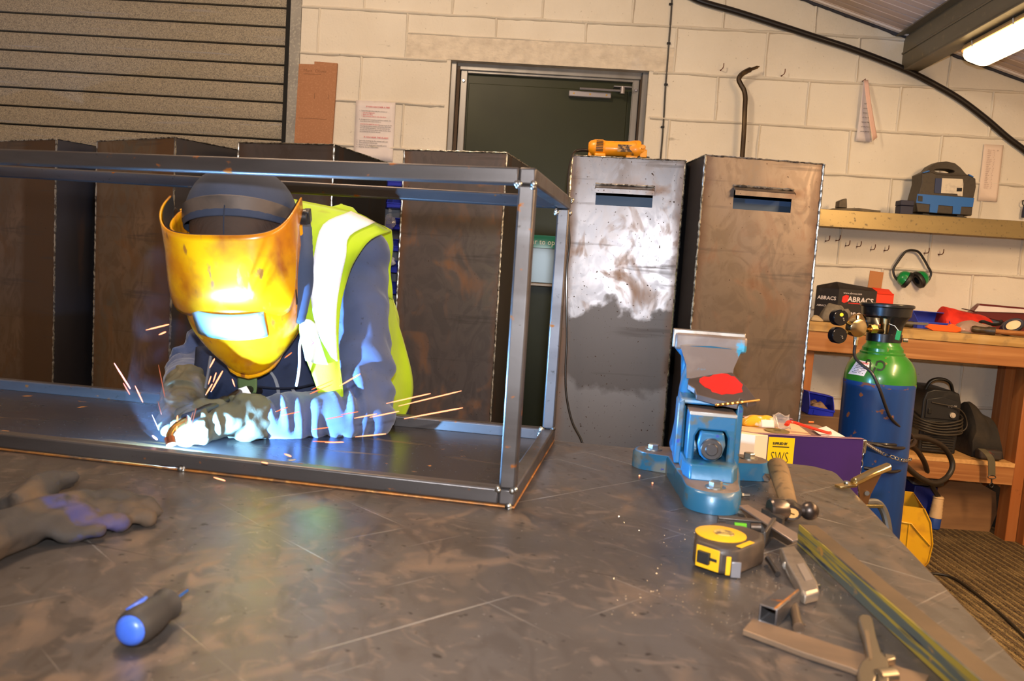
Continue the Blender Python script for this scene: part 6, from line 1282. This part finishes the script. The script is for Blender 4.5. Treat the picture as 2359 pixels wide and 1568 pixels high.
# ---- dark clothing seen between helmet and forearm
sheetp('overall_bib', [[(455,800,1.78),(520,790,1.74),(600,780,1.74),(690,770,1.76)], [(450,850,1.76),(540,850,1.72),(620,850,1.71),(720,850,1.74)], [(440,900,1.76),(540,900,1.71),(640,900,1.70),(745,900,1.72)], [(450,950,1.78),(540,955,1.74),(640,955,1.73),(760,950,1.75)]], navyc, th=.01, lab='dark navy overalls across the chest')
zipm = M('zip_grey', (130,132,140), .5, .3)
for P3 in ([(615,845,1.70),(632,868,1.695),(640,890,1.69),(642,905,1.69)], [(672,893,1.69),(680,905,1.685),(688,925,1.68)]):
    pp = crom([Yp(*p)+PO for p in P3], 5); q = B(); q.rings([[c+V((-.0035,0,0)), c+V((.0035,0,0)), c+V((.0035,-.002,0)), c+V((-.0035,-.002,0))] for c in pp]); obj('zip', q, zipm, per, MX())['label'] = 'pale grey zip'
q = B(); q.tube(crom([Yp(560,885,1.68)+PO, Yp(620,893,1.675)+PO, Yp(680,893,1.67)+PO, Yp(735,880,1.66)+PO], 5), .0022, 6); obj('bib_seam', q, M('dark_seam', (16,20,40), .8), per, MX())
sheetp('sleeve_label', [[(548,866,1.66),(572,862,1.655),(592,872,1.655)], [(548,885,1.66),(570,885,1.655),(592,892,1.655)], [(552,900,1.66),(570,904,1.655),(590,905,1.655)]], M('olive_patch', (84,104,60), .8), lab='olive patch on the chest')
q = B(); pts_ = [(547,896), (567,889), (588,923), (578,917), (572,931), (563,912)]; P = [Yp(x, y, 1.60)+PO for x, y in pts_]; q.rings([P, [p+V((0,.002,0)) for p in P]]); obj('hanging_tag', q, M('white_reflective_tag', (250,250,252), .4, 0, emit=0), per, MX())['label'] = 'white reflective tag'
# hood string
q = B(); q.tube(crom([Yp(698,745,1.585)+PO, Yp(694,780,1.58)+PO, Yp(690,800,1.58)+PO, Yp(690,840,1.585)+PO, Yp(686,872,1.59)+PO, Yp(683,888,1.60)+PO], 5), [.0028]*26, 8); obj('hood_string', q, M('pale_string', (214,220,230), .7), per, MX())['label'] = 'white hood string'
# hood / collar behind the helmet
q = B(); q.tube(crom([Yp(650,470,1.74), Yp(684,495,1.68), Yp(694,545,1.63), Yp(697,610,1.60), Yp(692,680,1.60), Yp(680,740,1.61)], 5), [.021]*26, 14, flat=.7); remesh('hood', q, M('dark_blue_hood', (58,70,96), .9, bump=('noise', 14, .4, .01)), .006, per, lambda p: .008*NZ.noise(p*16), 3)
# right forearm sleeve and chest strap detail
q = B(); q.tube([Yp(486,820,1.70), Yp(480,860,1.69), Yp(473,895,1.68)], .006, 6, flat=.5); 
for v in q.bm.verts: v.co += PO
obj('sleeve_zip', q, zipm, per, MX())
# ---- head wear (helmet frame)
capm = M('dark_blue_cap', (52,60,80), .9, 0, [('noise', 20, .4, .7, (46,54,72), .9)], bump=('noise', 500, .3, .0006))
def hobj(name, q, m, **k): return obj(name, q, m, per, HL, **k)
hairm = M('brown_hair', (58,44,36), .8, bump=('noise', (30,200,30), .6, .003))
q = B(); q.ball((0,.012,.005), .092, 32, (1,1.14,1.08)); hobj('hair', q, hairm)
q = B(); q.lathe([(.001,.105), (.035,.102), (.060,.090), (.080,.066), (.090,.035), (.0935,.008), (.0925,-.012)], 40, MX.Translation(V((0,.022,.004))) @ MX.Rotation(R(-36),4,'X') @ MX.Diagonal((1.13,1.22,1.04,1)), cap=False); cap_o = hobj('cap', q, capm, solid=.004, sub=1)
q = B(); q.tube([V((0,.016+.103*math.sin(a),.162-.0)) if False else V((0, .022-.126*math.cos(a), .0+.112*math.sin(a))) for a in [PI*i/20 for i in range(1, 20)]], .0012, 6); hobj('cap_seam', q, M('cap_seam_dark', (36,42,58), .9))
band = M('worn_headband', (92,80,72), .45, 0, [('noise', 20, .45, .7, (70,62,58), .5), ('noise', 8, .6, .75, (128,110,98), .5)], bump=('noise', 60, .2, .002))
rg = []
for i in range(37):
    a = -PI*.02+2*PI*i/36; c = V((0,.022,.004)) + MX.Rotation(R(-36),3,'X') @ V((.1075*math.sin(a), -.119*math.cos(a), .012)); n = V((math.sin(a), -math.cos(a), 0)); w_ = .013
    rg.append([c+V((0,0,-w_)), c+V((0,0,w_))+n*-.004, c+n*.003+V((0,0,w_))-n*.004, c+n*.003+V((0,0,-w_))])
q = B(); q.rings(rg, cap=False); hobj('headband', q, band)
q = B(); q.rings([[c*1 for c in r_] for r_ in rg[30:36]]) if False else q.tube([V((.106,.02,.040)), V((.118,.015,.036)), V((.124,.005,.03))], .006, 8, flat=.5); hobj('headband_arm', q, band)
# helmet shell pieces
hy = M('helmet_yellow', (220,158,6), .24, 0, [('noise', (7,7,10), .40, .62, (196,120,8), .3), ('noise', (22,22,14), .52, .70, (168,96,14), .34), ('noise', (60,60,20), .66, .72, (150,90,24), .4)], coat=.5)
inner = M('dark_helmet_inside', (40,42,44), .6)
def sup(t, w, d, y0): s_, c_ = math.sin(t), math.cos(t); return (w*(abs(s_)**.62)*(1 if s_ >= 0 else -1), y0-d*(max(c_, 0)**.62) if c_ >= 0 else y0+.02*abs(c_))
def cover(j, i, off=0):
    t = lerp(-R(90), R(90), i); s3 = abs(math.sin(t))**5
    z0 = -.128+.165*abs(math.sin(t))**(6 if t > 0 else 12); z1 = .048+.020*s3; z = lerp(z0, z1, j); k = 1-.35*((z-.0)/.15)**2*(1 if z < 0 else .5)
    w = .121+off; d = (.150+off)*(1-.25*max(0,(z-0)/.1)*0.3)-.035*(max(0, -z-.05)/.08)**2
    x, y = sup(t, w+.010*max(0,-z)/.1, d, .008); 
    return V((x, y, z))
q = B(); q.grid(lambda i, j: cover(j, i), 48, 16); hobj('front_cover', q, hy, solid=.003, smooth=60)['label'] = 'glossy yellow bulging front cover'
q = B(); q.grid(lambda i, j: cover(j, i, -.004), 48, 10); hobj('cover_lining', q, inner, smooth=60)['label'] = 'dark inside of the helmet'
def shell(j, i):
    t = lerp(-R(112), R(112), i); z = lerp(.035, -.275, j); k = j
    w = lerp(.112, .110, min(1, k*1.5)) if k < .6 else lerp(.110, .050, ((k-.6)/.4)**1.9); d = lerp(.118, .128, min(1, k*2)) if k < .5 else lerp(.128, .078, ((k-.5)/.5)**1.3)
    s_, c_ = math.sin(t), math.cos(t); x = w*(abs(s_)**.8)*(1 if s_ >= 0 else -1); y = (.0-d*(c_**.7)) if c_ > 0 else .0+.06*abs(c_)*(1-k)
    return V((x, y, z+.012*abs(s_)*k))
q = B(); q.grid(lambda i, j: shell(j, i), 48, 22); hobj('face_shell', q, hy, solid=.003, smooth=60)['label'] = 'yellow face shell and chin'
# raised rim along the side and chin
q = B(); rim = [shell(j/20, 1.0)+V((.004,.004,0)) for j in range(21)]+[shell(1, 1-i/12)+V((0,0,-.002)) for i in range(1, 13)]+[shell(1-j/20, 0)+V((-.004,.004,0)) for j in range(1, 21)]; q.tube(rim, .0055, 8); hobj('shell_rim', q, hy)
q = B()
def lens(i, j): 
    p = shell(lerp(.47, .66, j), lerp(.33, .62, i)); return p+V((0,-.004,0))
q.grid(lens, 10, 6); hobj('lens_window', q, M('pale_lens', (150,190,210), .08, 0, coat=1), solid=.002)['label'] = 'rectangular welding window'
for sx in (1, -1):
    q = B(); q.tube([V((sx*.116,.006,.030)), V((sx*.131,.006,.030))], .015, 16); q.box(*sorted((sx*.124, sx*.136)), -.004, .018, .018, .044); hobj('pivot_knob', q, black_plastic, bevel=.002)
    q = B(); q.prism([(-.018,-.020), (.014,-.026), (.020,.008), (.004,.022), (-.016,.012)], 0, .012, MX.Translation(V((sx*.108, -.045, -.105))) @ MX.Rotation(PI/2*sx,4,'Z')); hobj('side_bracket', q, black_plastic, bevel=.003)
# ---- gloves
glv = M('olive_work_glove', (86,82,64), .8, 0, [('noise', 16, .42, .68, (74,72,58), .85), ('noise', 40, .6, .72, (112,104,80), .8)], bump=[('noise', 40, .3, .004), ('noise', 300, .3, .0008)])
def glove(name, cuff, palm, fingers, label):
    q = B(); q.tube([c for c, r in cuff], [r for c, r in cuff], 20); 
    q.tube([c for c, r in palm], [r for c, r in palm], 20, flat=.72)
    for f in fingers:
        P = crom([p for p in f[0]], 3); n = len(P); q.tube(P, [lerp(f[1], f[2], i/(n-1)) for i in range(n)], 12); q.ball(P[-1], f[2]*1.0, 12)
    return remesh(name, q, glv, .0035, per, lambda p: .0030*NZ.noise(p*45)+.0018*math.sin(p.x*190+8*NZ.noise(p*20)), 4, label)
YP = lambda x, y, d: Yp(x, y, d)
glove('glove', [(YP(604,958,1.575),.047), (YP(585,961,1.560),.049), (YP(556,961,1.540),.047), (YP(536,962,1.525),.041)],
  [(YP(548,961,1.530),.043), (YP(510,966,1.505),.045), (YP(480,974,1.485),.042), (YP(462,980,1.463),.034)],
  [([YP(472,958,1.463), YP(438,958,1.443), YP(412,972,1.433), YP(402,990,1.433)], .0135, .0105),
   ([YP(470,974,1.453), YP(436,980,1.433), YP(412,993,1.426), YP(408,1008,1.433)], .0135, .0108),
   ([YP(474,990,1.450), YP(444,999,1.430), YP(424,1008,1.426), YP(424,1018,1.433)], .0130, .0105),
   ([YP(484,1002,1.465), YP(458,1010,1.436), YP(442,1014,1.433)], .0120, .0098),
   ([YP(525,944,1.520), YP(482,934,1.500), YP(444,940,1.478), YP(418,954,1.473)], .0160, .0118)], 'left work glove, its near side lit white by the arc')
glove('glove', [(YP(432,880,1.750),.046), (YP(425,905,1.700),.047), (YP(420,918,1.660),.043)],
  [(YP(420,915,1.670),.040), (YP(412,935,1.620),.042), (YP(408,950,1.580),.036)],
  [([YP(392,945,1.570), YP(380,962,1.530), YP(380,984,1.490), YP(388,996,1.460)], .0135, .0105),
   ([YP(404,955,1.560), YP(392,974,1.515), YP(394,992,1.480), YP(400,1000,1.460)], .0135, .0105),
   ([YP(418,955,1.570), YP(410,972,1.530), YP(412,986,1.500)], .0130, .0102),
   ([YP(432,948,1.580), YP(430,962,1.545), YP(432,974,1.520)], .0120, .0098),
   ([YP(448,925,1.630), YP(462,940,1.590), YP(458,952,1.550)], .0150, .0115)], 'right work glove, olive, behind the other glove')
# ---- torch in his hands (rests in the hands: its own thing)
tc = thing('welding_torch', 'small welding torch with a curved neck held between the gloved hands', 'welding torch')
q = B(); q.tube(crom([Yp(520,925,1.540), Yp(470,950,1.470), Yp(428,968,1.425)], 5), .0125, 12); obj('torch_handle', q, black_plastic, tc, MX())
q = B(); q.tube(crom([Yp(428,968,1.425), Yp(405,982,1.400), Yp(392,1000,1.385), Yp(392,1014,1.378)], 5), .0065, 12); obj('swan_neck', q, M('brass_neck', (196,160,96), .3, 1), tc, MX())
q = B(); q.tube([Yp(391,1008,1.380), Yp(395,1024,1.374)], [.0095,.0085], 16); obj('nozzle', q, M('copper_nozzle', (176,106,70), .35, 1), tc, MX())
q = B(); q.tube(crom([Yp(520,925,1.540), Yp(560,900,1.620), Yp(600,900,1.700), Yp(640,930,1.740), Yp(660,990,1.780)], 6), .008, 10); obj('torch_cable', q, cab, tc, MX())
# the arc itself: a tiny white-hot ball at the joint
q = B(); q.ball(Yp(397,1040,1.371), .0028, 14); a_ = obj('welding_arc_ball', q, M('arc_plasma', (200,225,255), .5, 0, emit=60, emitcol=(190,220,255)), None); tag(a_, 'blinding white point of the welding arc at the rail', 'welding arc')
ARC.location = Yp(397,1039,1.371)
# ---- a welding glove lying at the left of the bench
bg = M('dusty_blue_leather', (48,42,38), .8, 0, [('noise', (11,11,11), .58, .64, (34,42,96), .75), ('noise', 9, .45, .7, (88,66,42), .85), ('noise', 30, .6, .72, (36,32,30), .85)], bump=[('noise', 30, .4, .006), ('noise', 300, .3, .001)])
def W2(x, y, h): p = TT(x, y, h); return TF @ p
q = B()
q.rings([ell(W2(x, y, 0.0)+V((0,0,h)), V((math.cos(a)*w, math.sin(a)*w, 0)), V((0,0,h*.96)), 20) for x, y, w, h, a in ((-150,1330,.085,.022,1.9), (-40,1292,.085,.024,1.9), (70,1246,.070,.024,1.9), (150,1222,.056,.023,1.9), (205,1208,.046,.020,1.9))])
for P, r0, r1 in (([(180,1190,.020), (240,1184,.022), (300,1186,.018), (350,1196,.013)], .024, .016), ([(190,1210,.016), (250,1204,.018), (300,1204,.015), (336,1212,.012)], .023, .015), ([(180,1228,.013), (230,1226,.014), (275,1225,.012)], .021, .014), ([(130,1248,.012), (180,1246,.012), (225,1244,.011)], .021, .014)):
    PP = crom([W2(x, y, 0)+V((0,0,h)) for x, y, h in P], 4); q.tube(PP, [lerp(r0, r1, i/(len(PP)-1)) for i in range(len(PP))], 12, flat=.66); q.ball(PP[-1], r1*.85, 12)
PP = crom([W2(30,1225,0)+V((0,0,.026)), W2(80,1195,0)+V((0,0,.036)), W2(120,1172,0)+V((0,0,.038)), W2(158,1160,0)+V((0,0,.036))], 4); q.tube(PP, [.026,.025,.024,.022,.020,.019,.018,.018,.018,.017,.017,.017,.016], 12); q.ball(PP[-1], .0165, 12)
sv_ = per; go = remesh('leather_glove', q, bg, .0055, None, lambda p: .0045*NZ.noise(p*V((14,22,14)).x/14*14)+.0022*math.sin(p.x*150+6*NZ.noise(p*16))+.0015*NZ.noise(p*60), 3)
go.data.transform(PM.inverted()); tag(go, 'dusty blue-brown leather welding glove lying at the left edge of the bench', 'glove')

# ---- thin blue-lit smoke drifting up beside the helmet
sm = bpy.data.materials.new('welding_smoke'); sm.use_nodes = True; nt = sm.node_tree; nt.nodes.remove(nt.nodes['Principled BSDF'])
vol = nt.nodes.new('ShaderNodeVolumeScatter'); vol.inputs['Color'].default_value = (.7,.8,1,1); nz = nt.nodes.new('ShaderNodeTexNoise'); nz.inputs['Scale'].default_value = 9; nz.inputs['Detail'].default_value = 3; nz.inputs['Distortion'].default_value = 1.5
mr = nt.nodes.new('ShaderNodeMapRange'); mr.inputs[1].default_value = .50; mr.inputs[2].default_value = .72; mr.inputs[3].default_value = 0; mr.inputs[4].default_value = .38
tcn = nt.nodes.new('ShaderNodeTexCoord'); nt.links.new(tcn.outputs['Object'], nz.inputs['Vector']); nt.links.new(nz.outputs[0], mr.inputs[0]); nt.links.new(mr.outputs[0], vol.inputs['Density']); nt.links.new(vol.outputs[0], nt.nodes['Material Output'].inputs['Volume'])
q = B(); pts = [Yp(392,1000,1.40), Yp(385,900,1.47), Yp(400,780,1.58), Yp(395,660,1.68), Yp(420,560,1.78)]; q.tube(crom(pts, 4), [.03,.045,.06,.07,.07,.07,.07,.075,.08,.08,.08,.08,.075,.07,.065,.05,.03], 16)
o = obj('smoke', q, sm, None); tag(o, 'thin bluish welding smoke rising left of the helmet', 'smoke'); o['kind'] = 'stuff'
# ================================================================== glowing sparks in the air
sparkm = M('spark_glow', (60,20,10), .5, 0, emit=1.9, emitcol=(255,120,62)); sparkh = M('spark_hot', (60,20,10), .5, 0, emit=3.2, emitcol=(255,150,105)); sparkd = M('spark_dim', (60,30,20), .5, 0, emit=.7, emitcol=(215,110,60))
def spark(a, b, d0, d1, r, m, lb, grp):
    A = Yp(*a, d0); C_ = Yp(*b, d1); q = B(); n = 8
    q.tube([A.lerp(C_, i/n) for i in range(n+1)], [r*(.25+.75*math.sin(PI*min(.5, (i+.3)/n*1.1)) if i < n else .5) for i in range(n+1)], 6)
    o = obj('spark', q, m, None); tag(o, lb, 'spark', grp); o.visible_shadow = True; return o
g1 = ('orange spark shooting right across the sleeve and dark steel box', 'sparks flying to the right')
for a, b, r in (((890,929),(992,906),.0011), ((918,935),(1063,900),.0011), ((931,964),(1066,939),.0013), ((816,963),(868,953),.0011), ((852,961),(919,947),.0011), ((782,889),(830,861),.0012), ((818,1006),(889,999),.0012), ((714,907),(765,885),.0010), ((718,897),(768,875),.0009), ((751,965),(790,958),.0009), ((785,955),(825,948),.0008), ((720,989),(757,984),.0009), ((720,1016),(772,1018),.0008), ((749,1019),(792,1018),.0011), ((656,824),(672,812),.0009), ((635,948),(662,938),.0009), ((648,957),(690,948),.0008)):
    spark(a, b, 1.43, 1.46, r, sparkm if r < .0011 else sparkh, *g1)
g2 = ('orange spark rising between the gloves and the helmet', 'sparks rising over the gloves')
for a, b, r in (((486,902),(513,854),.0014), ((474,909),(489,884),.0012), ((483,847),(494,826),.0013), ((491,880),(498,858),.0010), ((480,885),(486,866),.0009), ((541,890),(535,873),.0010), ((406,998),(409,957),.0014)):
    spark(a, b, 1.38, 1.42, r, sparkh, *g2)
g3 = ('orange spark falling in the air left of the helmet and gloves', 'sparks left of the welder')
for a, b, r in (((263,836),(300,895),.0013), ((284,882),(299,908),.0010), ((311,888),(329,926),.0011), ((336,760),(389,747),.0013), ((366,771),(382,764),.0013), ((351,1003),(362,1012),.0017)):
    spark(a, b, 1.36, 1.40, r, sparkh if r > .001 else sparkm, *g3)
g4 = ('faint reddish-brown spark trace beside the gloves', 'faint sparks by the gloves')
for a, b, r in (((365,840),(380,915),.0008), ((350,955),(366,990),.0008), ((364,925),(372,955),.0007), ((425,990),(432,955),.0007), ((432,990),(445,948),.0007), ((440,985),(452,940),.0008)):
    spark(a, b, 1.40, 1.42, r, sparkd, *g4)
for a, b, r, lb in (((492,1099),(519,1107),.0012,'orange spark just above the bench in front of the rail'), ((655,1045),(671,1051),.0013,'pale orange spark on the floor sheet right of the arc'), ((602,1064),(617,1067),.0012,'pale spark just inside the front rail')):
    spark(a, b, 1.26, 1.26, r, sparkh, lb, 'sparks near the rail')
for x, y, lb in ((1473,1097,'tiny orange ember on the bench left of the vise, the upper left one'), (1503,1114,'tiny orange ember on the bench left of the vise, the lower right one')):
    q = B(); q.ball(G(x, y, ZT)+V((0,0,.0015)), .0016, 8); tag(obj('ember', q, sparkh, None), lb, 'ember')
